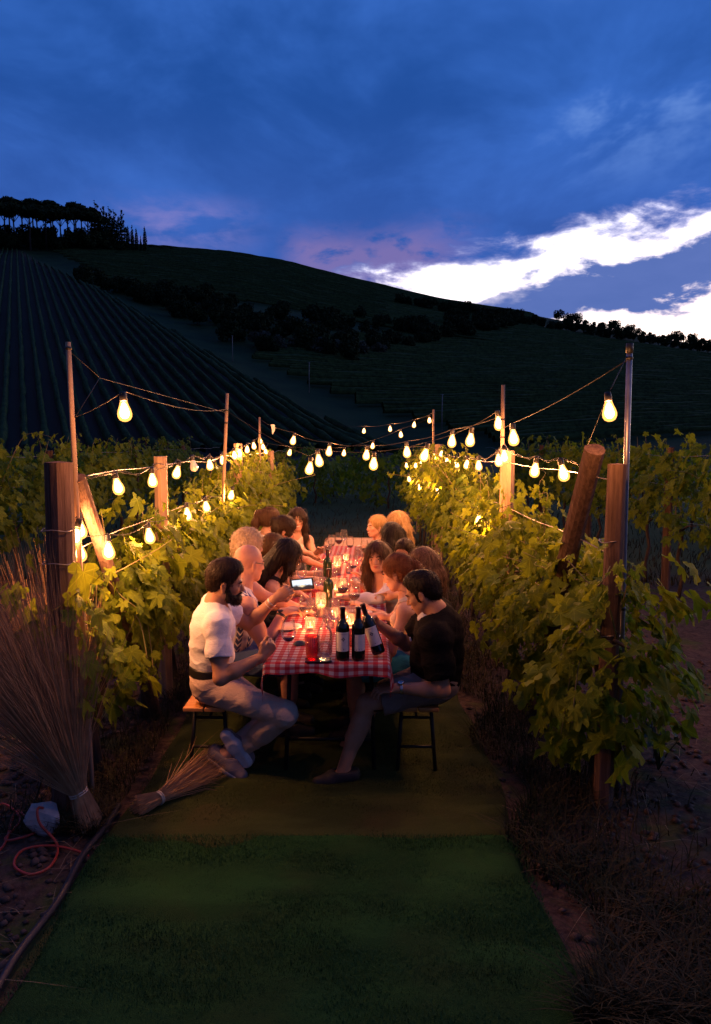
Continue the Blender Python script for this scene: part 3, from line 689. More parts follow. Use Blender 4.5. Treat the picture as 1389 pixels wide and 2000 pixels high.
light_string('highest festoon string ending at the far right pole top', P(650, 826, 15.5), TOP_E + Vector((0, 0, -0.04)), PL([(711, 841, 14.4), (762, 837, 13.6), (809, 829, 12.9), (839, 820, 12.4)]), 0.03)
light_string('festoon string along the top wire of the right vine row', P(1150, 908, 4.2), P(790, 900, 15.0), PL([(1100, 922, 4.5), (1045, 916, 5.0), (985, 890, 5.95), (974, 898, 6.1), (935, 908, 7.2), (912, 906, 7.9), (892, 905, 9.0), (873, 900, 9.8), (862, 885, 10.5), (848, 891, 11.1), (823, 905, 12.5), (812, 908, 13.2), (794, 908, 14.6)]), 0.05, True)
light_string('festoon string low among the leaves of the right vine row', P(1000, 985, 6.35), P(790, 925, 14.6), PL([(935, 1015, 6.35), (856, 957, 9.4), (838, 947, 10.3), (819, 950, 11.2), (799, 935, 12.6)]), 0.06)
light_string('festoon string hanging from the capped metal pole', TOP_F + Vector((-0.015, 0, -0.05)), P(1135, 902, 4.5), PL([(1190, 800, 3.6)]), 0.0)
light_string('festoon string with one bulb beside the pole by the stout post', TOP_F + Vector((-0.015, 0, -0.07)), TOP_D + Vector((0, 0, -0.38)), PL([(1003, 853, 6.3)]), 0.01, big=1.35)
b = MB(); b.add([(0, 0, 0), (.05, 0.01, 0.0), (.062, 0.02, -.05), (.05, .015, -.1), (.02, .005, -.14), (.012, .0, -.06)], [(0, 1, 2, 5), (5, 2, 3, 4)]); b.add([(0, .004, 0), (.05, 0.014, 0.0), (.062, 0.024, -.05), (.05, .019, -.1), (.02, .009, -.14), (.012, .004, -.06)], [(5, 2, 1, 0), (4, 3, 2, 5)])
tag(b.build('cloth_tag', mat('white_rag', (0.7, 0.68, 0.68), None, 8, 0.8), None, True, P(529, 829, 10.6)), 'small white rag hanging on the cable by the left bulb cluster', 'rag')

# ---------------------------------------------------------------- straw brooms
M_STRAW = mat('broom_straw', (0.30, 0.17, 0.085), (0.46, 0.28, 0.14), 14, 0.75, spec=0.25, stretch=(1, 1, 1), lo=0.3, hi=0.7)
M_BAND = mat('binding_twine', (0.6, 0.52, 0.4), None, 30, 0.7)
def broom(label, foot, tie, tip, spread, n, seed, r0=0.035):
    foot, tie, tip = Vector(foot), Vector(tie), Vector(tip); rg = random.Random(seed)
    e = empty('straw_broom', foot, 0, label, 'broom', 'straw broom bundles')
    ax = (tip - tie).normalized(); u = ax.orthogonal().normalized(); w = ax.cross(u); Ln = (tip - tie).length
    V = []; F = []; cl = [(rg.uniform(0, 6.283), math.sqrt(rg.random()), rg.uniform(-.07, .07), rg.uniform(-.05, .05), rg.uniform(.7, 1.05)) for _ in range(46)]
    for k in range(n):
        ca = rg.choice(cl); a = ca[0] + rg.gauss(0, .16); q = min(1.15, max(0, ca[1] + rg.gauss(0, .07))); d_ = u * math.cos(a) + w * math.sin(a)
        p1 = tie + d_ * r0 * q; p0 = foot + d_ * r0 * 1.7 * q + (foot - tie).normalized() * rg.uniform(-.03, .02)
        ln = Ln * rg.uniform(0.6, 1.04) * ca[4]; sp = spread * q * rg.uniform(0.8, 1.15); kk = u * (ca[2] + rg.gauss(0, .02)) + w * (ca[3] + rg.gauss(0, .02)); kk *= Ln * .8
        if rg.random() < .05: kk += d_ * rg.uniform(.05, .2); ln *= .8
        side = ax.cross(d_).normalized()
        pts = [p0, p1, p1 + ax * ln * .35 + d_ * sp * .30 + kk * .25, p1 + ax * ln * .7 + d_ * sp * .66 + side * rg.uniform(-.02, .02) + kk * .7, p1 + ax * ln + d_ * sp + kk * 1.2 + side * rg.uniform(-.05, .05) + Vector((0, 0, -0.04 * rg.random()))]
        wd = rg.uniform(0.0011, 0.0021); s_ = Vector((1, 0.25, 0)) if rg.random() < .5 else Vector((0.2, 0.3, 1))
        b0 = len(V)
        for i, p_ in enumerate(pts):
            ww = wd * (1, 1, .9, .6, .2)[i]; V += [p_ - s_ * ww - foot, p_ + s_ * ww - foot]
        for i in range(4): F.append((b0 + 2 * i, b0 + 2 * i + 1, b0 + 2 * i + 3, b0 + 2 * i + 2))
    o = obj('straw', np_mesh('straw', np.array([tuple(v) for v in V]), np.array(F)), M_STRAW, e); o['kind'] = 'stuff'
    b = MB()
    for q in (-.008, 0.004): 
        c = tie - foot + ax * q; b.tube([c + (u * math.cos(a) + w * math.sin(a)) * (r0 * 1.06) for a in np.linspace(0, 6.3, 18)], 0.005, 5, False)
    b.build('twine', M_BAND, e, True); return e
broom('tall straw broom standing on its tied end against the thick left post', (-1.37, 3.62, 0.02), (-1.43, 3.66, 0.17), (-1.93, 3.60, 1.44), 0.42, 1500, 5, 0.042)
broom('second straw broom standing close behind the tall one', (-1.55, 3.80, 0.02), (-1.545, 3.80, 0.16), (-1.60, 3.75, 1.42), 0.24, 900, 6, 0.04)
broom('straw broom lying on the turf beside the bench leg', (-1.15, 3.74, 0.05), (-1.06, 3.83, 0.055), (-0.72, 4.43, 0.075), 0.09, 700, 7, 0.032)
# rock and orange-red cable
def rock(label, loc, r, seed):
    rg = np.random.default_rng(seed); bm = bmesh.new(); bmesh.ops.create_icosphere(bm, subdivisions=3, radius=1)
    nn = rg.normal(size=(9, 3)); nn /= np.linalg.norm(nn, axis=1)[:, None]; dd = rg.uniform(.62, .86, 9)
    for v in bm.verts:
        c = v.co.copy()
        for n_, d_ in zip(nn, dd):
            n_ = Vector(n_); k = c.dot(n_) - d_
            if k > 0: c -= n_ * k
        v.co = Vector((c.x * r[0], c.y * r[1], c.z * r[2])) * (1 + 0.02 * math.sin(9 * c.x + 7 * c.z))
    me = bpy.data.meshes.new('rock'); bm.to_mesh(me); bm.free()
    o = obj('rock', me, mat('pale_stone', (0.33, 0.31, 0.33), (0.48, 0.44, 0.42), 9, 0.9, bump=0.6), None, loc); tag(o, label, 'rock')
rock('pale angular rock holding down the red cable by the brooms', (-1.60, 3.60, 0.06), (0.105, 0.09, 0.095), 8)
M_REDCABLE = mat('red_cable', (0.45, 0.05, 0.025), (0.38, 0.04, 0.02), 12, 0.5)
def catmull(pts, n=8):
    pts = [Vector(p_) for p_ in pts]; out = []
    for i in range(len(pts) - 1):
        a, b_, c, d = pts[max(i - 1, 0)], pts[i], pts[i + 1], pts[min(i + 2, len(pts) - 1)]
        for k in range(n):
            t_ = k / n; out.append(0.5 * ((2 * b_) + (-a + c) * t_ + (2 * a - 5 * b_ + 4 * c - d) * t_ ** 2 + (-a + 3 * b_ - 3 * c + d) * t_ ** 3))
    out.append(pts[-1]); return out
def on_ground(px, py, z=0.012):
    d = P(px, py, 1.0) - Vector((0, 0, CAM_Z)); k = (z - CAM_Z) / d.z; return Vector((0, 0, CAM_Z)) + d * k
b = MB(); b.tube(catmull([on_ground(*q) for q in ((-40, 1690), (8, 1650), (30, 1585), (60, 1600), (100, 1590))] + [Vector((-1.58, 3.53, 0.155)), Vector((-1.555, 3.48, 0.10))] + [on_ground(*q) for q in ((112, 1650), (100, 1690), (60, 1708), (28, 1690), (45, 1660), (100, 1652), (150, 1662), (172, 1672))]), 0.0065, 7)
b.tube(catmull([on_ground(*q) for q in ((-30, 1600), (5, 1570), (40, 1600), (10, 1640), (60, 1630), (120, 1600), (190, 1590))]), 0.0065, 7)
tag(b.build('extension_cable', M_REDCABLE, None, True), 'red extension cable looped on the soil around the rock', 'cable')
b = MB(); b.tube(catmull([P(92, 1455, 3.9), P(90, 1490, 3.9), on_ground(70, 1560), on_ground(40, 1590), on_ground(-20, 1600)]), 0.006, 6)
tag(b.build('power_lead', M_BLACK, None, True), 'black power lead running down from the left post to the soil', 'cable')

# ---------------------------------------------------------------- dark red rose at the end of the right row
e = empty('rose_bush', (1.83, 4.30, 0), 0, 'low rose bush with one dark red bloom on bare soil', 'plant')
rg = random.Random(12); b = MB(); tips = []
for k in range(7):
    a = rg.uniform(0, 6.28); h = rg.uniform(.22, .42); q = rg.uniform(.03, .14)
    b.tube([(0, 0, 0), (q * .4 * math.cos(a), q * .4 * math.sin(a), h * .5), (q * math.cos(a), q * math.sin(a), h)], [.006, .005, .003], 5); tips.append(Vector((q * math.cos(a), q * math.sin(a), h)))
fl = Vector((0.02, -0.03, 0.50)); b.tube([(0, 0, 0), (.01, -.01, .25), fl], [.006, .005, .004], 5); b.build('stem', mat('rose_stem', (0.04, 0.06, 0.025), None, 9, 0.7), e, True)
M_ROSELEAF = mat('rose_leaf', (0.02, 0.045, 0.018), (0.04, 0.07, 0.03), 20, 0.6)
mb = MB(); mb.add([(0, 0, 0), (.012, .01, .004), (.016, .024, .002), (0, .045, -.004), (-.016, .024, .002), (-.012, .01, .004), (0, .02, -.002)], [(0, 1, 6), (1, 2, 6), (2, 3, 6), (3, 4, 6), (4, 5, 6), (5, 0, 6)]); ME_RL = mb.mesh('leaf', True); ME_RL.materials.append(M_ROSELEAF)
for k in range(60):
    tp = rg.choice(tips); o = obj('leaf', ME_RL, None, e, tp * rg.uniform(.45, 1.0) + Vector((rg.uniform(-.03, .03), rg.uniform(-.03, .03), rg.uniform(-.02, .02)))); o.rotation_euler = (rg.uniform(-.8, .8), rg.uniform(-.8, .8), rg.uniform(0, 6.3)); s = rg.uniform(.8, 1.4); o.scale = (s, s, s)
M_ROSE = mat('rose_petal', (0.22, 0.006, 0.014), (0.14, 0.004, 0.010), 30, 0.6)
for ring, (cnt, rad, tilt, sz) in enumerate(((6, 0.028, 1.0, 1.3), (6, 0.018, 0.6, 1.1), (5, 0.009, 0.25, .9))):
    for k in range(cnt):
        mb = MB(); mb.add([(0, 0, 0), (.014, 0.004, .018), (.017, .003, .036), (0, .0, .045), (-.017, .003, .036), (-.014, 0.004, .018), (0, .009, .022)], [(0, 1, 6), (1, 2, 6), (2, 3, 6), (3, 4, 6), (4, 5, 6), (5, 0, 6)])
        o = mb.build('petal', M_ROSE, e, True); a = 6.283 * k / cnt + ring * .5
        o.location = fl + Vector((math.cos(a) * rad, math.sin(a) * rad, .005)); o.rotation_euler = Matrix.Rotation(a - math.pi / 2, 3, 'Z').to_euler(); o.rotation_euler.x = -tilt; o.scale = (sz * 1.15,) * 3
# ---------------------------------------------------------------- grapevines
ORD = 'first second third fourth fifth sixth seventh eighth ninth tenth eleventh twelfth'.split()
def m_leaf(name, a, b_, tr):
    t = NT(name); oi = t.n('ShaderNodeObjectInfo'); v = t.co('Object'); f = t.noise(v, 9, 3, 0.6)
    rnd = t.math('ADD', t.math('MULTIPLY', oi.outputs['Random'], 0.55), t.math('MULTIPLY', f, 0.45))
    geo = t.n('ShaderNodeNewGeometry'); rnd = t.math('ADD', t.math('MULTIPLY', rnd, 0.6), t.math('MULTIPLY', geo.outputs['Random Per Island'], 0.4))
    col = t.mix(t.ramp(rnd, 0.2, 0.8), a, b_)
    uv = t.n('ShaderNodeUVMap'); sp = t.n('ShaderNodeSeparateXYZ'); t.l(uv.outputs[0], sp.inputs[0])
    ang = t.math('ARCTAN2', sp.outputs[0], sp.outputs[1]); rad = t.math('SQRT', t.math('ADD', t.math('MULTIPLY', sp.outputs[0], sp.outputs[0]), t.math('MULTIPLY', sp.outputs[1], sp.outputs[1])))
    vein = t.ramp(t.math('MULTIPLY', t.math('ABSOLUTE', t.math('SINE', t.math('MULTIPLY', ang, 3.6))), rad), 0.045, 0.012)      # ribs fan from the stalk
    col = t.mix(t.math('MULTIPLY', vein, 0.5), col, tuple(min(1, x * 1.7 + .02) for x in b_))
    edge = t.ramp(t.math('ADD', rad, t.math('MULTIPLY', t.math('SUBTRACT', f, .5), .5)), 0.56, 0.72)
    col = t.mix(t.math('MULTIPLY', edge, 0.35), col, (0.20, 0.13, 0.03))
    p_ = t.pbr(col, 0.6, 0, t.bump(t.math('ADD', t.noise(uv.outputs[0], 9, 3, 0.6), t.math('MULTIPLY', vein, -.8)), 0.5, 0.006), 0.2)
    tl = t.n('ShaderNodeBsdfTranslucent'); t.put(t.mix(0.5, col, tr), tl.inputs[0])
    mx = t.n('ShaderNodeMixShader'); mx.inputs[0].default_value = 0.48; t.l(p_, mx.inputs[1]); t.l(tl.outputs[0], mx.inputs[2])
    return t.done(mx.outputs[0])
M_VLEAF = m_leaf('vine_leaf', (0.060, 0.115, 0.009), (0.19, 0.25, 0.013), (0.30, 0.33, 0.014))
M_VINEWOOD = mat('vine_wood', (0.05, 0.035, 0.025), (0.10, 0.07, 0.05), 14, 0.95, bump=0.8, stretch=(3, 3, 0.6))
M_SHOOT = mat('green_shoot', (0.13, 0.14, 0.04), (0.20, 0.15, 0.06), 12, 0.6)
def leaf_mesh(seed, lobes=5):
    """one palmate, toothed grape leaf: centre fan, folded along the midrib, drooping lobes; unit length about 1"""
    rg = random.Random(seed); pts = []
    # polar outline: five lobes with sinuses and teeth
    spec = [(-168, .38), (-140, .50), (-118, .62), (-96, .56), (-78, .44), (-62, .66), (-46, .84), (-34, .74), (-24, .52), (-12, .82), (0, 1.0), (12, .82), (24, .52), (34, .74), (46, .84), (62, .66), (78, .44), (96, .56), (118, .62), (140, .50), (168, .38)]
    V = [(0, 0.12, 0)]; fold_ = rg.uniform(-.05, .45); curl_ = rg.uniform(.05, .38); tw_ = rg.uniform(-.6, .6)
    for a, r in spec:
        r *= rg.uniform(0.9, 1.1) * 0.62; a = R(a + rg.uniform(-3, 3)); x, y = r * math.sin(a), r * math.cos(a)
        z = fold_ * abs(x) - curl_ * (r / 0.6) ** 2 * rg.uniform(0.4, 1.2) + tw_ * x * y + rg.uniform(-.035, .035)
        V.append((x, y + 0.12, z))
    F = [(0, i, i + 1) for i in range(1, len(spec))]
    F.append((0, len(spec), 1)); F = F[:-1]
    return np.array(V), np.array(F)
NL = 7
LEAVES = [leaf_mesh(s) for s in range(NL)]
def leaf_uv(me, reps):
    uv = np.concatenate([np.tile(LEAVES[k][0][:, :2] - [0, .12], (c, 1)) for k, c in reps]).astype(np.float32); li = np.empty(len(me.loops), np.int32); me.loops.foreach_get('vertex_index', li)
    me.uv_layers.new(name='UVMap').data.foreach_set('uv', uv[li].ravel())
LEAF_ME = []
for k, (lv, lf) in enumerate(LEAVES):
    me = np_mesh('leaf', lv, lf, True); leaf_uv(me, [(k, 1)]); me.materials.append(M_VLEAF); LEAF_ME.append(me)
def rot_frames(rg, n, nrm):
    """rotation matrices: leaf z axis -> nrm, leaf y axis pointing mostly down"""
    z = nrm / np.linalg.norm(nrm, axis=1)[:, None]
    dn = np.tile(np.array([0, 0, -1.0]), (n, 1)) + rg.normal(0, 0.5, (n, 3))
    y = dn - (dn * z).sum(1)[:, None] * z; y /= np.linalg.norm(y, axis=1)[:, None] + 1e-9
    x = np.cross(y, z); return np.stack([x, y, z], -1)
def vine(label, group, x, y, seed, n_leaf, side, single=0, ztop=1.66, zlow=0.62, wid=0.24, leaf=0.105, along=0.62, far=False, cat='grapevine'):
    """side: +1 if the table side of the hedge faces +x, -1 otherwise (0: both)"""
    rg = np.random.default_rng(seed); rr_ = random.Random(seed)
    e = empty('grapevine', (x, y, 0), 0, label, cat, group)
    b = MB(); s1 = rr_.uniform(-.05, .05); s2 = rr_.uniform(-.04, .04)
    b.tube([(0, 0, -.05), (s1, s2, .25), (-s1, s2 * .5, .5), (s1 * .5, 0, .74), (0, 0, .86)], [.032, .026, .024, .026, .02], 7)
    b.tube([(0, 0, .84), (0.0, along * .3, .93), (0.01, along * .72, .96)], [.016, .012, .007], 6); b.tube([(0, 0, .84), (0.0, -along * .3, .93), (-.01, -along * .72, .96)], [.016, .012, .007], 6)
    b.build('trunk', M_VINEWOOD, e, True)
    # shoots
    b = MB(); shoots = []
    for k in range(9 if not far else 4):
        y0 = rr_.uniform(-along, along); top = ztop + rr_.uniform(-.28, .22); sx = rr_.uniform(-.5, .5) * wid
        out = (side if side else rr_.choice((-1, 1))) * max(0, rr_.gauss(0.08, .14))
        p_ = [Vector((0, y0 * .9, .95)), Vector((sx * .5, y0, 1.15)), Vector((sx + out * .4, y0 + rr_.uniform(-.06, .06), (1.15 + top) / 2)), Vector((sx + out, y0 + rr_.uniform(-.14, .14), top))]
        if rr_.random() < .35: p_.append(p_[-1] + Vector((out * .8 + rr_.uniform(-.06, .06), rr_.uniform(-.12, .12), rr_.uniform(-.03, .12))))
        p_ = catmull(p_, 4); b.tube(p_, [.0045 * (1 - .75 * i / len(p_)) + .0008 for i in range(len(p_))], 5); shoots.append(p_)
    if not far:
        for k in range(3):                                                # hanging runners
            y0 = rr_.uniform(-along, along); sd = (side if side else rr_.choice((-1, 1)))
            p_ = catmull([Vector((sd * .05, y0, .95)), Vector((sd * .2, y0 + .05, .9)), Vector((sd * .3, y0 + rr_.uniform(-.15, .15), rr_.uniform(.45, .75)))], 4)
            b.tube(p_, .0028, 5); shoots.append(p_)
        for k in range(10):                                               # tendrils
            s_ = rr_.choice(shoots); q = s_[rr_.randrange(len(s_) // 2, len(s_))]; a = rr_.uniform(0, 6.28)
            b.tube([q + Vector((math.cos(a + i * .9) * .008 * i, math.sin(a + i * .9) * .008 * i, .012 * i)) for i in range(6)], .0012, 4, False)
    sh_ = b.build('shoots', M_SHOOT, e, True); sh_['kind'] = 'stuff'
    # leaves through the hedge volume, more on the faces
    n = n_leaf
    yy = rg.uniform(-along, along, n); zt = rg.beta(1.5, 1.25, n)
    top = ztop + 0.13 * np.sin(yy * 7 + seed) + 0.08 * np.sin(yy * 19 + seed)
    zz_ = zlow + 0.1 * np.sin(yy * 5 + seed * 2) + zt * (top - zlow)
    w = wid * (0.55 + 0.75 * np.sin(np.clip(zt, 0.02, .98) * 3.1416)) * (1 + 0.35 * np.sin(yy * 9 + zz_ * 5 + seed) + .25 * np.sin(zz_ * 13 + yy * 3))
    u = rg.uniform(-1, 1, n); u = np.sign(u) * np.abs(u) ** 0.45; xx = u * w
    pos = np.stack([xx, yy, zz_], -1)
    # leaves on the shoots, smaller to the tip
    sp, ss = [], []
    for p_ in shoots:
        m_ = max(4, len(p_) // 2 + 2)
        for i in range(m_):
            t_ = rr_.uniform(.35, 1); q = p_[min(len(p_) - 1, int(t_ * len(p_)))]; sp.append((q.x + rr_.uniform(-.05, .05), q.y + rr_.uniform(-.05, .05), q.z + rr_.uniform(-.03, .03))); ss.append(1.0 - .62 * t_)
    pos = np.concatenate([pos, np.array(sp)]); n = len(pos)
    sz = leaf * np.concatenate([np.clip(rg.lognormal(-.08, .34, n_leaf), .4, 1.6), np.array(ss) * 1.1]) * 1.25
    nr = np.stack([np.sign(pos[:, 0] + rg.normal(0, .05, n)) * rg.uniform(.5, 1.2, n), rg.normal(-.2, .5, n), rg.uniform(.15, 1.3, n)], -1)
    M3 = rot_frames(rg, n, nr)
    # the ones that stand out on the faces seen from the lane are parts of their own
    score = pos[:, 0] * (side if side else 1) - 0.12 * pos[:, 1] * 1.0 + rg.normal(0, .06, n) + 0.4 * sz
    order = np.argsort(-score); one = order[:single]; rest = order[single:]
    for i in one:
        o = bpy.data.objects.new('leaf', LEAF_ME[int(rg.integers(NL))]); mw = Matrix([[*M3[i][r_], 0] for r_ in range(3)] + [[0, 0, 0, 1]])
        o.matrix_local = Matrix.Translation(pos[i]) @ mw @ Matrix.Diagonal((sz[i], sz[i], sz[i], 1)); link(o, e)
    Vs, Fs, base = [], [], 0; kind = rg.integers(0, NL, len(rest)); reps = []
    for k in range(NL):
        sel = rest[kind == k]; lv, lf = LEAVES[k]; reps.append((k, len(sel)))
        v = np.einsum('nij,vj->nvi', M3[sel], lv) * sz[sel][:, None, None] + pos[sel][:, None]
        Vs.append(v.reshape(-1, 3)); Fs.append((lf[None] + (np.arange(len(sel)) * len(lv))[:, None, None]).reshape(-1, 3) + base); base += len(sel) * len(lv)
    if base:
        me_ = np_mesh('foliage', np.concatenate(Vs), np.concatenate(Fs), True); leaf_uv(me_, reps); o = obj('foliage', me_, M_VLEAF, e); o['kind'] = 'stuff'
    return e
Lnames = ['first grapevine of the left row, at the thick end post', 'second grapevine of the left row, by the slanting brace', 'third grapevine of the left row, by the pale squared post', 'fourth grapevine of the left row, behind the bearded man', 'fifth grapevine of the left row', 'sixth grapevine of the left row, at the leaning slim pole', 'seventh grapevine of the left row', 'eighth grapevine of the left row, by the far pale post', 'ninth grapevine of the left row', 'tenth grapevine of the left row, at the bulb cluster', 'eleventh grapevine of the left row', 'last grapevine of the left row']
prof = [(1.14, .5), (1.32, .55), (1.40, .5), (1.48, .55), (1.56, .58)]
for k in range(12):
    y = 4.25 + k * 0.92; zt = prof[k][0] if k < 5 else 1.62
    vine(Lnames[k], 'vines of the left row beside the table', XL - .02, y, 100 + k, 400 if k < 4 else (330 if k < 8 else 240), 1, (230, 210, 170, 120, 80)[k] if k < 5 else 0, zt, (prof[k][1] if k < 5 else .62) , 0.25 if k else .2, along=.60)
Rnames = ['first grapevine of the right row, at the metal pole', 'second grapevine of the right row, under the slanting brace', 'third grapevine of the right row', 'fourth grapevine of the right row, by the stout pale post', 'fifth grapevine of the right row', 'sixth grapevine of the right row, with a glowing bulb in its leaves', 'seventh grapevine of the right row', 'eighth grapevine of the right row', 'ninth grapevine of the right row, by the far light pole', 'tenth grapevine of the right row', 'eleventh grapevine of the right row', 'last grapevine of the right row']
profr = [(1.22, .26), (1.30, .5), (1.42, .55), (1.52, .6), (1.62, .66)]
for k in range(12):
    y = 4.15 + k * 0.96; zt = profr[k][0] if k < 5 else 1.68
    vine(Rnames[k], 'vines of the right row beside the table', XR + (.06 if k == 0 else 0), y - (.17 if k == 0 else 0), 200 + k, 560 if k == 0 else 420 if k < 4 else (330 if k < 8 else 240), -1, (230, 210, 170, 120, 80)[k] if k < 5 else 0, zt, (profr[k][1] if k < 5 else .7), 0.27, along=.62)
for k in range(11):
    vine('%s leafy grapevine along the neighbouring left row across the bare soil' % ORD[k], 'vines of the neighbouring left row', -4.3, 8.2 + k * 1.05, 300 + k, 230, 1, 0, 1.86, .72, .30, .12, .62, True)
for k in range(12):
    vine('%s leafy grapevine along the neighbouring right row across the bare soil' % ORD[k], 'vines of the neighbouring right row', 4.12, 7.2 + k * 1.05, 400 + k, 240, -1, 0, 1.88, .78, .32, .12, .62, True)
for k in range(8):
    vine('%s dim grapevine along the second row across on the right' % ORD[k], 'vines of the second right row', 6.9, 12.5 + k * 1.3, 500 + k, 120, -1, 0, 1.75, .75, .34, .14, .75, True)
    vine('%s dim grapevine along the second row across on the left' % ORD[k], 'vines of the second left row', -7.1, 14.0 + k * 1.3, 520 + k, 120, 1, 0, 1.75, .75, .34, .14, .75, True)
# leafy shrubs in the dark beyond the end of the lane
for k, (px, Y, s) in enumerate(((615, 24, 1.0), (652, 27, .9), (735, 25, 1.05), (760, 22, .9), (700, 31, 1.0), (585, 28, 1.2), (800, 27, 1.1))):
    c = P(px, 900, Y); vine('dark leafy shrub in the field beyond the table, %s' % ('left of the lane' if px < 690 else 'right of the lane'), 'shrubs beyond the table', c.x, Y, 600 + k, 260, 0, 0, 1.5 * s, .15, .75, .17, .9, True, 'shrub')
# ---------------------------------------------------------------- table, cloth, benches
TZ = 0.75
TX = lambda y: -0.158 + 0.024 * (y - 4.03)
M_ORANGEWOOD = m_wood('varnished_bench_wood', (0.42, 0.17, 0.05), (0.56, 0.26, 0.09), (0.6, 9, 9), 0.4, 0.15)
M_BAREWOOD = m_wood('bare_table_wood', (0.40, 0.25, 0.15), (0.55, 0.37, 0.24), (9, 0.6, 9), 0.7, 0.3)
M_BLACKMETAL = mat('black_painted_steel', (0.012, 0.012, 0.014), None, 10, 0.5, 0.2)
TANG = -0.024
def trestle(y0, y1, label):
    yc = (y0 + y1) / 2; e = empty('trestle_table', (TX(yc), yc, 0), TANG, label, 'table', 'trestle tables set end to end'); h = (y1 - y0) / 2 - 0.006
    for k in range(3):
        b = MB(); b.box(((k - 1) * 0.216, 0, TZ - 0.018), (0.210, 2 * h, 0.028)); b.build('plank', M_BAREWOOD, e)
    for s in (-1, 1):
        b = MB()
        for x in (-.24, .24): b.tube([(x * 1.1, s * (h - .25), 0.0), (x, s * (h - .32), TZ - .034)], .014, 6)
        b.tube([(-.255, s * (h - .27), .2), (.255, s * (h - .27), .2)], .011, 6); b.tube([(-.24, s * (h - .32), TZ - .045), (.24, s * (h - .32), TZ - .045)], .012, 6)
        b.build('leg_frame', M_BLACKMETAL, e, True)
trestle(4.0, 6.4, 'trestle table nearest the wine bottles under the checked cloth')
trestle(6.42, 9.42, 'far trestle table with bare wooden end')
def m_gingham():
    t = NT('red_gingham'); uv = t.n('ShaderNodeUVMap'); sp = t.n('ShaderNodeSeparateXYZ'); t.l(uv.outputs[0], sp.inputs[0])
    def stripe(c):
        f = t.math('FRACT', t.math('DIVIDE', c, 0.054)); return t.ramp(t.math('ABSOLUTE', t.math('SUBTRACT', f, 0.5)), 0.235, 0.265)
    a, b_ = stripe(sp.outputs[0]), stripe(sp.outputs[1]); s = t.math('MULTIPLY', t.math('ADD', a, b_), 0.5)
    v = t.co('Object'); th = t.noise(v, 400, 2, 0.5); cr = t.noise(v, 7, 5, 0.55, 0.4)
    col = t.mix(t.ramp(s, 0.0, 0.5), (0.44, 0.36, 0.38), (0.36, 0.09, 0.11)); col = t.mix(t.ramp(s, 0.5, 1.0), col, (0.31, 0.014, 0.03))
    return t.done(t.pbr(col, 0.85, 0, t.bump(t.math('ADD', cr, t.math('MULTIPLY', th, .12)), 0.45, 0.012), 0.15))
# cloth as one sheet: top plus short front drop and longer side drops, with soft folds
def cloth():
    hw = 0.336; us = np.concatenate([np.linspace(-hw - 0.16, -hw, 12), np.linspace(-hw, hw, 34)[1:-1], np.linspace(hw, hw + 0.16, 12)])
    vs = np.concatenate([np.linspace(-0.11, 0, 8), np.linspace(0, 4.6, 132)[1:]])
    U, V = np.meshgrid(us, vs, indexing='ij'); y = 3.985 + V; x = np.clip(U, -hw, hw); z = np.full_like(U, TZ + 0.006)
    so = np.clip(np.abs(U) - hw, 0, None); fo = np.clip(-V, 0, None); rnd = 0.014
    fold = np.sin(V * 11 + np.sin(V * 3) * 2) * .5 + np.sin(V * 23) * .25; ff = np.sin(U * 19 + 1) * .6 + np.sin(U * 41) * .3
    sd = so * (0.78 + 0.22 * np.sin(V * 4.1 + U)); 
    z = z - np.where(so > 0, np.maximum(so - rnd, so * .6), 0) - np.where(fo > 0, np.maximum(fo * (0.62 + .10 * np.sin(U * 9) + .06 * np.sin(U * 23)) - 0.004, 0), 0)
    x = x + np.sign(U) * (np.clip(so, 0, rnd) + np.clip(so - .01, 0, None) * (0.10 + 0.12 * fold))
    y = np.where(V < 0, 3.985 - np.clip(fo, 0, rnd) - np.clip(fo - .01, 0, None) * (.12 + .10 * ff), y)
    z = z + np.where((so == 0) & (fo == 0), 0.0016 * np.sin(U * 16 + 2 * np.sin(V * 5)) + 0.0016 * np.sin(V * 13), 0)
    X = x * math.cos(TANG) + (TX(4.03) - 0) + 0.024 * (y - 4.03)
    n1, n2 = U.shape; i, j = np.meshgrid(np.arange(n1 - 1), np.arange(n2 - 1), indexing='ij')
    f = np.stack([i * n2 + j, (i + 1) * n2 + j, (i + 1) * n2 + j + 1, i * n2 + j + 1], -1).reshape(-1, 4)
    me = np_mesh('tablecloth', np.stack([X, y, z], -1).reshape(-1, 3), f, True)
    uvl = me.uv_layers.new(name='UVMap'); UV = np.stack([U, V], -1).reshape(-1, 2)
    li = np.empty(len(me.loops), np.int32); me.loops.foreach_get('vertex_index', li); uvl.data.foreach_set('uv', UV[li].astype(np.float32).ravel())
    return me
o = obj('tablecloth', cloth(), m_gingham()); tag(o, 'red and white checked cloth draped over the long table', 'tablecloth')
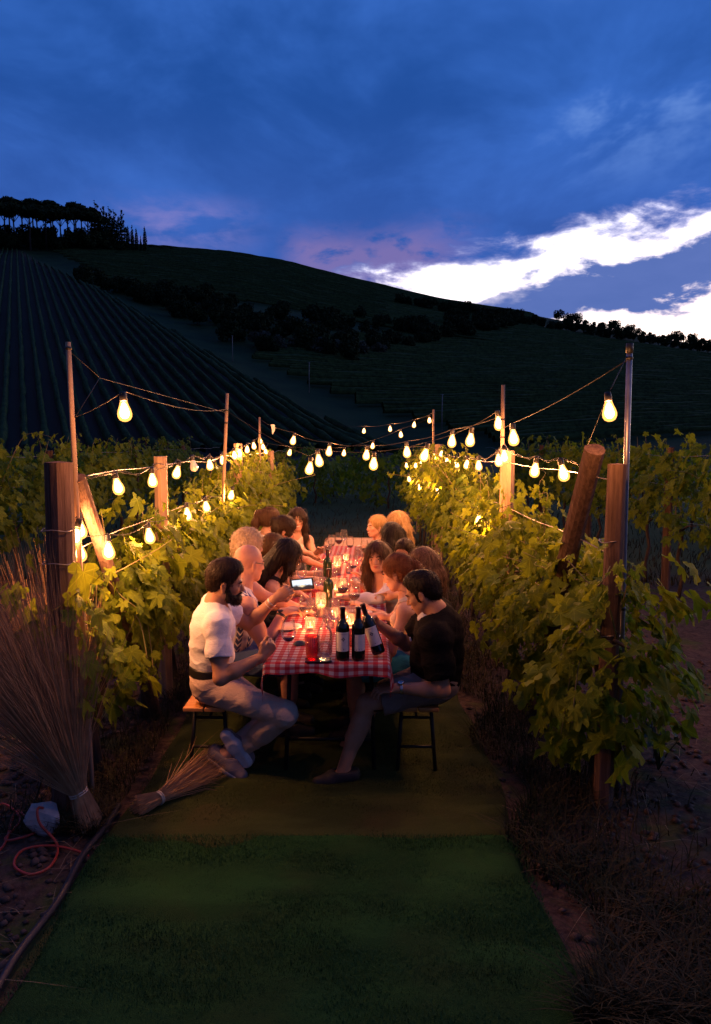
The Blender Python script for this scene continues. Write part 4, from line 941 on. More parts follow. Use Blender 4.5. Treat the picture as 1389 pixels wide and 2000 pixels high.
def bench(x, y0, y1, label):
    yc = (y0 + y1) / 2; h = (y1 - y0) / 2; e = empty('bench', (x, yc, 0), TANG, label, 'bench', 'long benches beside the table')
    for k in (-1, 1):
        me = MB(); me.box((k * 0.062, 0, 0.432), (0.118, 2 * h, 0.026)); o = me.build('seat_plank', M_ORANGEWOOD, e)
        md = o.modifiers.new('bevel', 'BEVEL'); md.width = 0.006; md.segments = 2
    for s in (-1, 1):
        b = MB()
        for k in (-1, 1): b.tube([(k * 0.115, s * (h - .12), 0.0), (k * 0.085, s * (h - .16), 0.418)], .0125, 6)
        b.tube([(-.105, s * (h - .13), .16), (.105, s * (h - .13), .16)], .009, 6); b.tube([(-.09, s * (h - .155), .33), (.09, s * (h - .155), .33)], .009, 6)
        b.build('leg_frame', M_BLACKMETAL, e, True)
        b = MB(); b.tube([(0, s * (h - .16), .33), (0, s * (h - .5), .415)], .008, 6); b.build('brace', M_BLACKMETAL, e, True)
XBL, XBR = -0.85, 0.385
bench(XBL, 4.13, 6.2, 'orange wooden bench under the bearded man and the bald man')
bench(XBL + .05, 6.24, 8.25, 'far wooden bench on the side of the smiling woman with the glass')
bench(XBR, 4.13, 6.2, 'orange wooden bench under the man in the black polo shirt')
bench(XBR + .05, 6.24, 8.25, 'far wooden bench on the side of the long blonde hair')

# ---------------------------------------------------------------- tableware
def m_glass(name, tint=(1, 1, 1), body=0.0):
    t = NT(name); lw = t.n('ShaderNodeFresnel'); lw.inputs[0].default_value = 1.45
    gl = t.n('ShaderNodeBsdfGlossy'); gl.inputs['Roughness'].default_value = 0.04; tr = t.n('ShaderNodeBsdfTransparent'); tr.inputs[0].default_value = (*tint, 1)
    mx = t.n('ShaderNodeMixShader'); f = t.math('ADD', t.math('MULTIPLY', lw.outputs[0], 0.55), 0.02); t.l(f, mx.inputs[0]); t.l(tr.outputs[0], mx.inputs[1]); t.l(gl.outputs[0], mx.inputs[2])
    if body:
        df = t.n('ShaderNodeBsdfDiffuse'); df.inputs[0].default_value = (0.7, 0.7, 0.72, 1); m2 = t.n('ShaderNodeMixShader'); m2.inputs[0].default_value = body
        t.l(mx.outputs[0], m2.inputs[1]); t.l(df.outputs[0], m2.inputs[2]); return t.done(m2.outputs[0])
    return t.done(mx.outputs[0])
M_GLASS = m_glass('clear_glass', (0.98, 0.98, 0.98), 0.05)
M_GREENGLASS = mat('green_bottle_glass', (0.02, 0.045, 0.012), None, 5, 0.1, spec=0.6)
M_DARKGLASS = mat('dark_bottle_glass', (0.006, 0.008, 0.006), (0.009, 0.010, 0.008), 5, 0.08, spec=0.6)
M_WINE = mat('red_wine', (0.045, 0.002, 0.006), None, 5, 0.05, spec=0.6)
M_LABEL = mat('paper_label', (0.72, 0.68, 0.66), (0.66, 0.62, 0.60), 60, 0.8)
M_FOIL = mat('dark_foil', (0.03, 0.012, 0.016), None, 9, 0.35, 0.3)
M_INK = mat('label_ink', (0.05, 0.03, 0.05), None, 9, 0.7)
M_GREY = mat('label_small_print', (0.35, 0.32, 0.34), None, 9, 0.7)
def m_liquid(name, col, rough=0.1):
    t = NT(name); tr = t.n('ShaderNodeBsdfTransparent'); tr.inputs[0].default_value = (*col, 1); p_ = t.pbr(col, rough, 0, None, 0.5)
    mx = t.n('ShaderNodeMixShader'); mx.inputs[0].default_value = 0.5; t.l(tr.outputs[0], mx.inputs[1]); t.l(p_, mx.inputs[2]); return t.done(mx.outputs[0])
M_SPRITZ = m_liquid('orange_drink', (1.0, 0.26, 0.045))
M_WAX = mat('candle_wax', (0.8, 0.72, 0.6), None, 9, 0.5)
def m_flame():
    t = NT('candle_flame'); em = t.n('ShaderNodeEmission'); em.inputs[0].default_value = (1.0, 0.50, 0.14, 1); em.inputs[1].default_value = 14
    m = t.done(em.outputs[0]); m.cycles.emission_sampling = 'NONE'; return m
M_FLAME = m_flame()
CANDLE = bpy.data.lights.new('candle_light', 'POINT'); CANDLE.energy = 7.0; CANDLE.color = (1.0, 0.26, 0.07); CANDLE.shadow_soft_size = 0.012
def lathe_me(name, prof, m, n=16):
    b = MB(); b.lathe(prof, n); me = b.mesh(name, True); me.materials.append(m); return me
ME_STEM = lathe_me('stem', [(.0345, .0), (.0345, .002), (.02, .004), (.006, .010), (.0038, .03), (.0036, .085), (.006, .098)], M_GLASS)
ME_BOWL = lathe_me('bowl', [(.006, .096), (.022, .103), (.038, .125), (.0435, .148), (.0425, .17), (.037, .20), (.0335, .222)], M_GLASS, 18)
ME_WINE1 = lathe_me('wine', [(.001, .1012), (.02, .106), (.036, .1265), (.0405, .139), (.001, .140)], M_WINE, 16)
ME_WINE0 = lathe_me('wine', [(.001, .1012), (.02, .106), (.0325, .121), (.001, .122)], M_WINE, 16)
ME_TUMB = lathe_me('body', [(.0005, .002), (.028, .002), (.031, .006), (.036, .095), (.0352, .095), (.030, .010), (.0005, .009)], M_GLASS, 16)
ME_CUP = lathe_me('body', [(.0005, .001), (.031, .001), (.033, .004), (.040, .118), (.039, .118), (.032, .008), (.0005, .007)], m_glass('orange_cup', (1.0, .35, .16), .06), 18)
ME_DRINK = lathe_me('drink', [(.0005, .0085), (.0315, .0085), (.0378, .105), (.0005, .106)], M_SPRITZ, 16)
ME_CARAFE = lathe_me('body', [(.0005, .002), (.039, .002), (.043, .008), (.045, .10), (.044, .135), (.034, .165), (.018, .19), (.0155, .215), (.02, .232), (.019, .232), (.0145, .215), (.017, .19), (.033, .164), (.0425, .134), (.0435, .10), (.041, .01), (.0005, .009)], M_GLASS, 20)
ME_WATER = lathe_me('water', [(.0005, .0095), (.0405, .0105), (.0425, .075), (.0005, .076)], m_glass('water', (.93, .95, .97), .02), 18)
ME_BOTTLE = lathe_me('body', [(.0005, .004), (.032, .002), (.0375, .008), (.0382, .02), (.0382, .178), (.036, .197), (.028, .212), (.0175, .226), (.0145, .238), (.014, .286), (.0158, .288), (.0158, .298), (.011, .299), (.0005, .299)], M_DARKGLASS, 22)
ME_BOTTLEG = ME_BOTTLE.copy(); ME_BOTTLEG.materials.clear(); ME_BOTTLEG.materials.append(M_GREENGLASS)
ME_FOIL = lathe_me('capsule', [(.0149, .236), (.0147, .285), (.0164, .2875), (.0164, .2995), (.0005, .3002)], M_FOIL, 18)
ME_JAR = lathe_me('holder', [(.0005, .002), (.028, .002), (.031, .006), (.033, .085), (.0322, .085), (.0295, .008), (.0005, .007)], M_GLASS, 16)
ME_TALLJAR = lathe_me('holder', [(.0005, .002), (.033, .002), (.036, .006), (.036, .17), (.0352, .17), (.0345, .008), (.0005, .007)], M_GLASS, 16)
ME_WAX = lathe_me('wax', [(.0005, .008), (.019, .008), (.019, .026), (.002, .024)], M_WAX, 12)
ME_WAXTALL = lathe_me('wax', [(.0005, .009), (.026, .009), (.026, .085), (.002, .080)], M_WAX, 12)
ME_FLAME = lathe_me('flame', [(.0005, .0), (.0042, .006), (.0055, .013), (.0038, .024), (.0016, .034), (.0003, .042)], M_FLAME, 8)
def label_me(a0, a1, z0, z1, r=.0386, n=14):
    b = MB(); vs = []
    for k in range(n + 1):
        a = R(a0 + (a1 - a0) * k / n)
        for z in (z0, z1): vs.append((r * math.sin(a), -r * math.cos(a), z))
    b.add(vs, [(2 * k, 2 * k + 2, 2 * k + 3, 2 * k + 1) for k in range(n)]); return b.mesh('label', True)
def label_marks(parent, back=False):
    def dot(a, z, w, h, m, name, lozenge=True):
        b = MB(); r = .0389; a = R(a); da = w / r
        if lozenge: pts = [(a, z - h), (a + da, z), (a, z + h), (a - da, z)]
        else: pts = [(a - da, z - h), (a + da, z - h), (a + da, z + h), (a - da, z + h)]
        b.add([(r * math.sin(q), -r * math.cos(q), zz_) for q, zz_ in pts], [(0, 1, 2, 3)]); b.build(name, m, parent)
    if not back:
        for a, z in ((0, .131), (0, .117), (-9, .124), (9, .124)): dot(a, z, .0042, .0052, M_INK, 'emblem')
        for k in range(-5, 6): dot(k * 6.5, .153 + .001 * abs(k) * .2, .0017, .0013, M_GREY, 'print', False)
        dot(4, .068, .0022, .004, M_INK, 'emblem')
    else:
        for i in range(7): dot(14, .135 - i * .010, .0150 - .002 * (i % 3), .0007, M_GREY, 'print', False)
        dot(24, .066, .008, .005, M_GREY, 'print', False); dot(-10, .064, .003, .004, M_GREY, 'print', False)
def wine_bottle(label, loc, rot=(0, 0, 0), kind='front'):
    e = empty('wine_bottle', loc, 0, label, 'bottle', 'wine bottles on the table'); e.rotation_euler = rot
    obj('glass', ME_BOTTLE if kind != 'green' else ME_BOTTLEG, None, e); obj('capsule', ME_FOIL, None, e)
    if kind == 'front': lb = obj('paper_label', label_me(-66, 66, .055, .163), M_LABEL, e); label_marks(lb)
    elif kind == 'back': lb = obj('paper_label', label_me(-26, 78, .058, .150), M_LABEL, e); label_marks(lb, True)
    else: obj('paper_label', label_me(-66, 66, .055, .15), M_LABEL, e)
    return e
def on_table(px, py, z=TZ + 0.009):
    return on_ground(px, py, z)
CT = TZ + 0.0085
wine_bottle('wine bottle with white front label and four-diamond emblem, standing by the tilted one', on_table(669.5, 1288), (0, 0, 0.1))
wine_bottle('wine bottle showing its back label of small print, in the middle of the three', on_table(700, 1288), (0, 0, -0.1), 'back')
bt3 = on_table(741, 1281); bt3.z += .013
wine_bottle('tilted wine bottle held by the neck by the man in black', bt3, (R(-4), R(-19.5), R(-6)))
wine_bottle('green glass bottle standing beside the tall candle', on_table(642, 1190), (0, 0, 2), 'green')
wine_bottle('green glass bottle standing near the glowing lantern', on_table(640, 1140), (0, 0, 3), 'green')
def wine_glass(label, loc, wine=0, rz=0.0, tilt=(0, 0)):
    e = empty('wine_glass', loc, 0, label, 'wine glass', 'wine glasses on the table'); e.rotation_euler = (tilt[0], tilt[1], rz)
    obj('stem', ME_STEM, None, e); obj('bowl', ME_BOWL, None, e)
    if wine: obj('wine', ME_WINE1 if wine > 1 else ME_WINE0, None, e)
    return e
def tumbler(label, loc, sc=1.0):
    e = empty('tumbler', loc, 0, label, 'tumbler', 'water tumblers on the table'); obj('body', ME_TUMB, None, e)
    o = obj('water', ME_WATER, None, e); o.scale = (.72, .72, .7); e.scale = (sc,) * 3; return e
def candle(label, loc, tall=False, amber=False):
    e = empty('candle_jar', loc, 0, label, 'candle', 'candles on the table')
    obj('holder', ME_TALLJAR if tall else ME_JAR, None, e); w = obj('wax', ME_WAXTALL if tall else ME_WAX, None, e)
    f = obj('flame', ME_FLAME, None, w, (0, 0, .083 if tall else .026))
    l_ = bpy.data.objects.new('candle_light', CANDLE); l_.location = (0, 0, .115 if tall else .055); link(l_, w); return e
wine_glass('wine glass with a little red wine at the table corner by the bearded man', on_table(564, 1287), 1)
e = empty('drink_cup', on_table(609, 1281), 0, 'orange drink in a clear cup beside the carafe', 'cup'); obj('body', ME_CUP, None, e); obj('drink', ME_DRINK, None, e)
e = empty('carafe', on_table(634.5, 1281), 0, 'clear glass water carafe beside the wine bottles', 'carafe'); obj('body', ME_CARAFE, None, e); obj('water', ME_WATER, None, e)
b = MB(); b.box((0, 0, .005), (.150, .074, .009)); o = b.build('dark_phone', mat('phone_black', (.012, .012, .016), None, 6, .15), None, False, on_table(622, 1291)); o.rotation_euler.z = R(3); md = o.modifiers.new('bevel', 'BEVEL'); md.width = .004; md.segments = 3
tag(o, 'dark phone lying flat at the table edge in front of the carafe', 'phone')
def folded(label, loc, rz, m):
    b = MB(); b.add([(-.045, -.03, 0), (.045, -.03, 0), (.05, .035, 0), (-.04, .035, 0), (-.03, -.012, .022), (.034, -.015, .028), (.032, .022, .02), (-.026, .02, .024)], [(0, 1, 5, 4), (1, 2, 6, 5), (2, 3, 7, 6), (3, 0, 4, 7), (4, 5, 6, 7)])
    o = b.build('sunglasses_case', m, None, False, loc); o.rotation_euler.z = rz; md = o.modifiers.new('sub', 'SUBSURF'); md.levels = 2; md.render_levels = 2; tag(o, label, 'case')
M_NAVY = mat('navy_leather', (.02, .024, .05), None, 12, .55)
folded('small navy pouch behind the corner wine glass', on_table(585, 1258), .3, M_NAVY)
folded('navy pouch beside the arm in the white sleeve', on_table(702, 1178), -.2, M_NAVY)
candle('small candle in a jar in front of the bald man', on_table(606, 1232))
candle('tall glass candle beside the green bottle', on_table(627, 1205), True)
candle('candle jar in the middle of the table behind the bottles', on_table(655, 1212))
candle('amber candle jar by the held wine bottle', on_table(683, 1225))
candle('candle jar beside the far green bottle', on_table(655, 1172), True)
candle('candle in the row of glasses near the young woman in white', on_table(669, 1150))
candle('glowing lantern candle between the far guests', on_table(659, 1122), True)
candle('farthest candle by the bare table end', on_table(676, 1098))
items = [('g', 597, 1228, 2, 'wine glass standing before the bald man'), ('g', 692, 1200, 2, 'wine glass with dark wine by the woman in the white cardigan'), ('g', 590, 1152, 0, 'empty wine glass beside the dark-haired woman'), ('g', 622, 1168, 0, 'empty wine glass behind the tall candle'), ('g', 670, 1185, 2, 'half full wine glass in the middle of the table'), ('g', 648, 1085, 1, 'wine glass at the far middle of the table'), ('g', 662, 1080, 2, 'full wine glass close to the bare wooden end'), ('g', 684, 1088, 1, 'wine glass in front of the laughing blonde woman'), ('g', 712, 1098, 2, 'wine glass with wine before the woman with black hair'), ('g', 672, 1072, 0, 'farthest empty wine glass'), ('g', 640, 1105, 0, 'empty wine glass near the standing glasses on the left side'), ('g', 700, 1118, 0, 'empty wine glass by the hidden man'), ('g', 652, 1240, 0, 'empty wine glass just behind the bottles'), ('g', 690, 1132, 1, 'wine glass near the tumbler on the right side'),
         ('t', 608, 1195, 0, 'tumbler beside the bearded man\'s phone hand'), ('t', 645, 1228, 0, 'water tumbler behind the carafe'), ('t', 668, 1232, 0, 'water tumbler behind the first labelled bottle'), ('t', 686, 1212, 0, 'tumbler next to the amber candle'), ('t', 640, 1215, 0, 'tumbler between carafe and tall candle'), ('t', 676, 1165, 0, 'tumbler in the middle by the half full glass'), ('t', 695, 1150, 0, 'tumbler by the cardigan sleeve'), ('t', 650, 1132, 0, 'tumbler by the lantern candle'), ('t', 682, 1120, 0, 'tumbler across from the lantern'), ('t', 665, 1100, 0, 'tumbler near the farthest candle'), ('t', 700, 1085, 0, 'tumbler near the laughing woman'), ('t', 625, 1130, 0, 'tumbler by the woman with the bun'), ('t', 655, 1195, 0, 'tumbler beside the middle candle jar'), ('t', 632, 1150, 0, 'tumbler between the two green bottles')]
for kind, px, py, w, lb in items:
    l_ = on_table(px, py)
    if kind == 'g': wine_glass(lb, l_, w)
    else: tumbler(lb, l_)
for px, py, lb in ((575, 1195, 'orange drink in a cup beside the bald man\'s hand'), (690, 1262, 'orange drink in a cup between the wine bottles'), (617, 1178, 'red drink in a cup near the tall candle')):
    e = empty('drink_cup', on_table(px, py), 0, lb, 'cup'); obj('body', ME_CUP, None, e); obj('drink', ME_DRINK, None, e); e.scale = (.85,) * 3
ME_PLATE = lathe_me('plate', [(.0005, .004), (.06, .004), (.075, .008), (.10, .016), (.1005, .018), (.075, .011), (.06, .007), (.0005, .007)], mat('white_china', (.75, .72, .7), None, 5, .25), 24)
for px, py, lb in ((628, 1120, 'plate before the woman in the floral top'), (706, 1136, 'plate by the cardigan elbow'), (700, 1200, 'plate beside the red-haired woman'), (560, 1228, 'plate before the bald man at the cloth edge')):
    tag(obj('plate', ME_PLATE, None, None, on_table(px, py)), lb, 'plate', 'plates on the table')
b = MB(); b.add([(-.06, -.05, .0), (.06, -.05, .0), (.065, .05, .0), (-.055, .05, .0), (-.03, -.02, .05), (.04, -.01, .06), (.02, .03, .035), (-.03, .03, .045)], [(0, 1, 5, 4), (1, 2, 6, 5), (2, 3, 7, 6), (3, 0, 4, 7), (4, 5, 6, 7)])
o = b.build('napkin', mat('white_napkin', (.75, .72, .72), None, 12, .85), None, False, on_table(703, 1072)); md = o.modifiers.new('sub', 'SUBSURF'); md.levels = 2; md.render_levels = 2; tag(o, 'crumpled white napkin on the bare table end', 'napkin')
# ---------------------------------------------------------------- people: implicit bodies meshed with surface nets
def smin_(a, b, k):
    h = np.clip(0.5 + 0.5 * (b - a) / k, 0, 1); return b + (a - b) * h - k * h * (1 - h)
class SDF:
    def __init__(s): s.p = []; s.disp = None
    def cone(s, a, b, ra, rb, k=0.02, cuts=(), mode='u', flat=None):
        s.p.append(('c', np.array(a, float), np.array(b, float), ra, rb, k, cuts, mode)); return s
    def chain(s, pts, rads, k=0.02, cuts=(), mode='u'):
        for i in range(len(pts) - 1): s.cone(pts[i], pts[i + 1], rads[i], rads[i + 1], k, cuts, mode)
        return s
    def ell(s, c, r, Rm=None, k=0.02, cuts=(), mode='u'):
        Rm = np.eye(3) if Rm is None else np.array(Rm, float)
        s.p.append(('e', np.array(c, float), np.array(r, float), Rm, None, k, cuts, mode)); return s
    def bounds(s, q):
        if q[0] == 'c':
            m = max(q[3], q[4]); return np.minimum(q[1], q[2]) - m, np.maximum(q[1], q[2]) + m
        e = np.abs(q[3]) @ q[2]; return q[1] - e, q[1] + e
    def mesh(s, h, box=None, extra=None):
        """verts, quads of the zero surface on a grid of spacing h, inside box if given"""
        bl = [s.bounds(q) for q in s.p if q[7] == 'u']
        lo = np.min([b[0] for b in bl], 0) - 3 * h; hi = np.max([b[1] for b in bl], 0) + 3 * h
        if box is not None: lo = np.maximum(lo, box[0]); hi = np.minimum(hi, box[1])
        lo = np.floor(lo / h) * h
        n = np.maximum(np.ceil((hi - lo) / h).astype(int) + 1, 4); ax = [lo[i] + h * np.arange(n[i]) for i in range(3)]
        v = np.full(n, 0.09, np.float32)
        for q in s.p:
            bl_, bh = s.bounds(q); pad = 0.055
            i0 = np.clip(np.floor((bl_ - pad - lo) / h).astype(int), 0, n); i1 = np.clip(np.ceil((bh + pad - lo) / h).astype(int) + 1, 0, n)
            if np.any(i1 <= i0): continue
            sl = tuple(slice(a, b) for a, b in zip(i0, i1))
            X = ax[0][sl[0]][:, None, None]; Y = ax[1][sl[1]][None, :, None]; Z = ax[2][sl[2]][None, None, :]
            if q[0] == 'c':
                a, b = q[1], q[2]; ba = b - a; L2 = max(float(ba @ ba), 1e-9)
                t = np.clip(((X - a[0]) * ba[0] + (Y - a[1]) * ba[1] + (Z - a[2]) * ba[2]) / L2, 0, 1)
                d = np.sqrt((X - a[0] - t * ba[0]) ** 2 + (Y - a[1] - t * ba[1]) ** 2 + (Z - a[2] - t * ba[2]) ** 2) - (q[3] + (q[4] - q[3]) * t)
            else:
                c, r, Rm = q[1], q[2], q[3]; px, py, pz = X - c[0], Y - c[1], Z - c[2]
                u = [(px * Rm[0, i] + py * Rm[1, i] + pz * Rm[2, i]) for i in range(3)]
                k0 = np.sqrt(sum((u[i] / r[i]) ** 2 for i in range(3))); k1 = np.sqrt(sum((u[i] / r[i] ** 2) ** 2 for i in range(3))) + 1e-9
                d = k0 * (k0 - 1) / k1
                d = np.where(k0 < 1e-4, -min(r), d)
            for cp, cn in q[6]: d = np.maximum(d, (X - cp[0]) * cn[0] + (Y - cp[1]) * cn[1] + (Z - cp[2]) * cn[2])
            if q[7] == 'u': v[sl] = smin_(v[sl], d, q[5])
            else: v[sl] = -smin_(-v[sl], d, q[5])
        if s.disp is not None:
            v = v + s.disp(ax[0][:, None, None], ax[1][None, :, None], ax[2][None, None, :]).astype(np.float32)
        return surf_nets(v, lo, h)
def surf_nets(v, lo, h):
    ins = v < 0; c = ins[:-1, :-1, :-1].astype(np.int8)
    off = [(i, j, k) for i in (0, 1) for j in (0, 1) for k in (0, 1)]
    n = np.array(v.shape) - 1
    tot = sum(ins[i:n[0] + i, j:n[1] + j, k:n[2] + k].astype(np.int8) for i, j, k in off)
    act = np.argwhere((tot > 0) & (tot < 8))
    if len(act) == 0: return np.zeros((0, 3)), np.zeros((0, 4), int)
    cv_ = np.stack([v[act[:, 0] + i, act[:, 1] + j, act[:, 2] + k] for i, j, k in off], 1)
    oa = np.array(off, float); acc = np.zeros((len(act), 3)); cnt = np.zeros(len(act))
    for a in range(8):
        for b in range(a + 1, 8):
            if np.abs(oa[a] - oa[b]).sum() != 1: continue
            va, vb = cv_[:, a], cv_[:, b]; m = (va < 0) != (vb < 0)
            t = np.where(m, va / np.where(m, va - vb, 1), 0)
            acc += np.where(m[:, None], oa[a] + (oa[b] - oa[a]) * t[:, None], 0); cnt += m
    V = lo + (act + acc / cnt[:, None]) * h
    idx = np.full(n, -1, np.int64); idx[act[:, 0], act[:, 1], act[:, 2]] = np.arange(len(act))
    Q = []
    for axn in range(3):
        o1, o2 = [i for i in range(3) if i != axn]
        sl0 = [slice(None)] * 3; sl1 = [slice(None)] * 3; sl0[axn] = slice(0, -1); sl1[axn] = slice(1, None)
        A, B = ins[tuple(sl0)], ins[tuple(sl1)]; e = np.argwhere(A != B)
        e = e[(e[:, o1] > 0) & (e[:, o2] > 0) & (e[:, o1] < n[o1]) & (e[:, o2] < n[o2])]
        if len(e) == 0: continue
        def at_(d1, d2):
            q = e.copy(); q[:, o1] += d1; q[:, o2] += d2; return idx[q[:, 0], q[:, 1], q[:, 2]]
        qd = np.stack([at_(-1, -1), at_(0, -1), at_(0, 0), at_(-1, 0)], 1)
        fl = A[e[:, 0], e[:, 1], e[:, 2]]
        if axn == 1: fl = ~fl
        qd = np.where(fl[:, None], qd, qd[:, ::-1]); Q.append(qd)
    Q = np.concatenate(Q) if Q else np.zeros((0, 4), int); Q = Q[(Q >= 0).all(1)]
    return V, Q
def nrm(v): v = np.array(v, float); return v / (np.linalg.norm(v) + 1e-12)
def yawdir(deg, pitch=0): return np.array([math.cos(R(deg)) * math.cos(R(pitch)), math.sin(R(deg)) * math.cos(R(pitch)), math.sin(R(pitch))])
def frame(fwd, up):
    f = nrm(fwd); l = nrm(np.cross(up, f)); u = np.cross(f, l); return np.stack([f, l, u], 1)     # columns fwd, left, up
def ik(a, b, l1, l2, pole):
    a, b = np.array(a, float), np.array(b, float); d = b - a; D = np.linalg.norm(d); D_ = min(D, (l1 + l2) * 0.998); d = d / D
    x = (l1 * l1 - l2 * l2 + D_ * D_) / (2 * D_); y = math.sqrt(max(l1 * l1 - x * x, 0)); p = np.array(pole, float); p = p - (p @ d) * d; p = nrm(p)
    return a + d * x + p * y, a + d * D_
def wob(amp, fx, fy, fz, ph):
    return lambda X, Y, Z: amp * (np.sin(X * fx + 1.7 * np.sin(Z * fz * .6 + ph) + ph) * np.sin(Z * fz + 1.3 * np.sin(X * fx * .5 + Y * fy * .7)) + .5 * np.sin(Z * fz * 1.9 + Y * fy + 2 * np.sin(X * fx * .8)))
def crease(amp, f, ph):
    def fn(X, Y, Z):
        a = Z * f + 2.2 * np.sin(X * f * .21 + ph) + 1.8 * np.sin(Y * f * .17 + 2 * ph) + 1.1 * np.sin(X * f * .55 + Z * f * .3)
        b = X * f * .7 - Z * f * .55 + Y * f * .35 + 1.6 * np.sin(Z * f * .23 + ph)
        return amp * ((1 - np.abs(np.sin(a * .5))) ** 3 * (.5 + .5 * np.sin(X * 13 + Z * 9 + ph)) + .7 * (1 - np.abs(np.sin(b * .5))) ** 3 * (.5 + .5 * np.sin(Z * 15 - Y * 11 + ph)))
    return fn
def m_skin(name, a, b_):
    t = NT(name); v = t.co('Object'); f = t.noise(v, 14, 5, .6); return t.done(t.pbr(t.mix(t.ramp(f, .3, .7), a, b_), .52, 0, t.bump(t.noise(v, 180, 3, .6), .12, .003), .35))
SKIN_L = m_skin('skin_light', (.60, .36, .26), (.52, .28, .20)); SKIN_M = m_skin('skin_tan', (.48, .25, .15), (.40, .19, .11)); SKIN_R = m_skin('skin_ruddy', (.55, .29, .21), (.46, .22, .16))
M_LIP = mat('lips', (.42, .10, .09), None, 30, .45); M_TEETH = mat('teeth', (.8, .76, .7), None, 30, .3); M_BROW = mat('eyebrow', (.03, .018, .012), None, 60, .9)
M_EYEW = mat('eye_white', (.7, .66, .62), None, 9, .2); M_IRIS = mat('iris', (.03, .018, .012), None, 9, .15)
def m_hair(name, a, b_, rough=.5):
    t = NT(name); v = t.co('Object', (1, 1, .12)); f = t.noise(v, 90, 4, .6, .3); g = t.noise(t.co('Object'), 8, 3, .5)
    return t.done(t.pbr(t.mix(t.ramp(t.math('ADD', t.math('MULTIPLY', f, .7), t.math('MULTIPLY', g, .3)), .35, .65), a, b_), rough, 0, t.bump(f, .7, .008), .22))
H_BLACK = m_hair('hair_black', (.006, .004, .0035), (.017, .011, .009)); H_DARK = m_hair('hair_dark_brown', (.014, .0075, .005), (.040, .021, .013)); H_BROWN = m_hair('hair_brown', (.04, .019, .010), (.105, .052, .027))
H_RED = m_hair('hair_auburn', (.09, .028, .012), (.20, .07, .03)); H_BLOND = m_hair('hair_blonde', (.30, .18, .075), (.50, .33, .15)); H_SAND = m_hair('hair_pale_blonde', (.38, .28, .18), (.55, .43, .30))
H_HIGH = m_hair('hair_highlights', (.055, .028, .016), (.20, .115, .065))
def m_cloth(name, a, b_=None, bump=.25, rough=.85, sc=10, spec=.15):
    t = NT(name); v = t.co('Object'); f = t.noise(v, sc, 4, .55, .6); w = t.noise(v, 500, 2, .5); f2 = t.noise(t.co('Object', (1, 1, 2.2)), 26, 3, .5, 1.2); rdg = t.math('ABSOLUTE', t.math('SUBTRACT', f2, .5))
    return t.done(t.pbr(t.mix(t.ramp(f, .3, .7), a, b_ or tuple(x * .88 for x in a)), rough, 0, t.bump(t.math('ADD', t.math('ADD', t.math('MULTIPLY', f, .6), t.math('MULTIPLY', rdg, -1.2)), t.math('MULTIPLY', w, .12)), bump, .02), spec))
def half(mesh_vq, keep):
    V, Q = mesh_vq; c = V[Q].mean(1); m = keep(c); Q = Q[m]; u, inv = np.unique(Q.ravel(), return_inverse=True); return V[u], inv.reshape(-1, 4)
def joinm(parts):
    Vs, Qs, b = [], [], 0
    for V, Q in parts:
        Vs.append(V); Qs.append(Q + b); b += len(V)
    return np.concatenate(Vs), np.concatenate(Qs)

